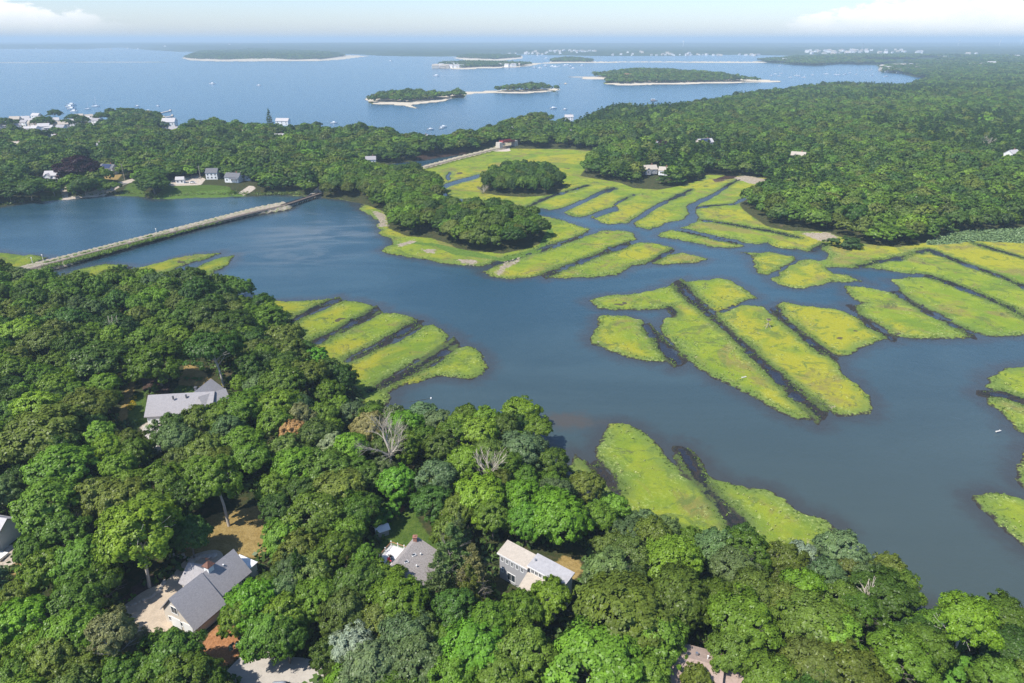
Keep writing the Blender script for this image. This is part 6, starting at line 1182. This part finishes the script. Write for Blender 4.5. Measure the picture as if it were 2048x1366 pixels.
for i in range(60): an = rr_.uniform(0, 6.28); p_ = Vector((math.cos(an) * rr_.uniform(.2, .75), math.sin(an) * rr_.uniform(.2, .75), 3.55 + rr_.uniform(0, .4))); t_ = Vector((rr_.uniform(-1, 1), rr_.uniform(-1, 1), rr_.uniform(-.2, .2))).normalized() * .5; b.tube(p_ - t_, p_ + t_, .025, .02, 4, False)
b.build('nest', simple('nest_sticks', (.16, .12, .09), .9, .3, 3), o)
for u, v, lab in ((1488, 755, 'bleached driftwood log lying on the central marsh'), (1997, 863, 'pale snag in the shallows by the right-hand marsh')):
    x, y = P(u, v, .5); b = MB(); b.tube((x - .9, y - .2, .6), (x + .9, y + .3, .65), .22, .12, 8); b.tube((x + .2, y, .65), (x + .7, y + .7, .8), .08, .04, 6); o = b.build('driftwood_log', simple('bleached_wood', (.66, .62, .56), .9, .15, 2)); tag(o, lab, 'driftwood')
# cars across the pond
def far_car(u, v, z, m, lab, rz=0):
    x, y = P(u, v, z); o = empty('distant_car', (x, y, z), rz); tag(o, lab, 'car'); loft([oct_(-2.2, .8, .35, .9), oct_(0, .9, .3, 1.0), oct_(2.2, .8, .35, .8)], m, 'body', o); loft([oct_(-1.5, .65, .95, 1.2, .05), oct_(-.8, .7, .95, 1.5, .05), oct_(.5, .7, .95, 1.5, .05), oct_(1.2, .6, .9, 1.05, .05)], M_GLASS, 'glasshouse', o)
    for sx in (-1.4, 1.4):
        for sy in (-.85, .85): b = MB(); b.tube((sx, sy - .1, .33), (sx, sy + .1, .33), .33, .33, 10); b.build('wheel', M_BLACK, o)
far_car(129, 364, 4.1, M_BLACK, 'black car on the drive right of the white house by the purple beech', 1.2); far_car(385, 366, 4.1, M_HULL, 'white car on the pale gravel lot across the pond', .2)
# special trees across the water
def lone(u, v, z, rad, tone, lab, hs=1.0, name='shore_tree', meshes=None, col=None):
    x, y = P(u, v, z); zg = z; root = empty(name, (x, y, zg)); cr = bpy.data.objects.new('crown', rt.choice(meshes or HI)); COL.objects.link(cr); cr.parent = root; s = rad / 6; cr.scale = (s, s, hs); cr.color = (*(col or TONES[tone][0]), 1); cr.rotation_euler = (0, 0, rt.uniform(0, 6))
    tr = bpy.data.objects.new('trunk', rt.choice(TRUNK)); COL.objects.link(tr); tr.parent = root; tr.scale = (s, s, hs); tag(root, lab, 'tree')
for du, rad, h_ in ((165, 15.5, 1.95),): lone(du, 372, 3.2, rad, 'p', 'huge dark purple copper beech on the left shore between two white houses', h_, 'copper_beech')
lone(128, 287, 3, 6, 'p', 'dark red tree beside the tiny inlet of the left shore', 1, col=(.06, .015, .02)); lone(1385 - 60, 305, 6, 6, 'p', 'dark maroon tree right of the pale roofed house in the right wood', 1, col=(.05, .02, .025))
lone(297, 280, 4, 7, 'b', 'single lighter yellow-green tree in the left shore wood', 1.1); lone(541, 256, 4, 6.2, 'd', 'lone tall spruce breaking the skyline left of the long barn roof', 1.75, 'spruce_tree', HI_PINE)
for u, v, r_, lab in ((22, 402, 9, 'shore tree at the far left end of the pond bank'), (64, 400, 9.5, 'rounded shore tree second from the left on the pond bank'), (110, 392, 7, 'narrow shore tree below the white house on the pond bank'), (145, 386, 7, 'shore tree left below the purple beech'), (172, 390, 9, 'broad shore tree right below the purple beech'), (197, 382, 7, 'shore tree at the right end of the group below the purple beech'), (211, 386, 5, 'left small round tree of the pair by the road'), (230, 385, 5.5, 'right small round tree of the pair by the road'), (310, 388, 12, 'big dark tree left of the gravel lot on the pond bank'), (300, 375, 9, 'tall dark tree behind the big one left of the gravel lot'), (464, 392, 3, 'small conifer-like bush on the bank below the porched pond house')):
    lone(u, v, 1.6, r_, 'd' if r_ > 8 else 'g', lab, min(1.2, r_ / 8))

for u, v, r_, lab in ((12, 258, 10, 'dark round tree at the left end of the shore village'), (88, 258, 13, 'big dark tree standing among the village houses at their centre'), (112, 238, 9, 'dark round tree at the seaward edge of the village'), (136, 256, 8, 'tree between two village houses above the inlet'), (150, 247, 9, 'dark tree in the middle of the village right of the inlet'), (168, 252, 9, 'dark tree beside the white house at the village right end'), (206, 246, 10, 'spreading tree at the right end of the village shore'), (232, 243, 8, 'upright tree on the sandy neck right of the village'), (33, 252, 6, 'small dark tree between the leftmost village houses'), (296, 250, 13, 'big rounded tree standing against the bay at the foot of the jetties')):
    lone(u, v, 2, r_, 'd', lab, min(1.35, r_ / 8))
# ------------------------------------------------------------------ haze
zt_ = 158.0
b = MB(); b.hexa([(-70000, -400, -3), (70000, -400, -3), (70000, 74000, -3), (-70000, 74000, -3)], [(-70000, -400, zt_), (70000, -400, zt_), (70000, 74000, zt_), (-70000, 74000, zt_)])
m, k = new_mat('haze'); pv = k.new('ShaderNodeVolumePrincipled', Color=C(.64, .84, 1.0), Density=.00014, Anisotropy=0.0); o = k.new('ShaderNodeOutputMaterial'); k.l.new(pv.outputs[0], o.inputs['Volume'])
hz_o = b.build('haze', m); hz_o['kind'] = 'stuff'; hz_o['label'] = 'thin blue summer haze over the bay'
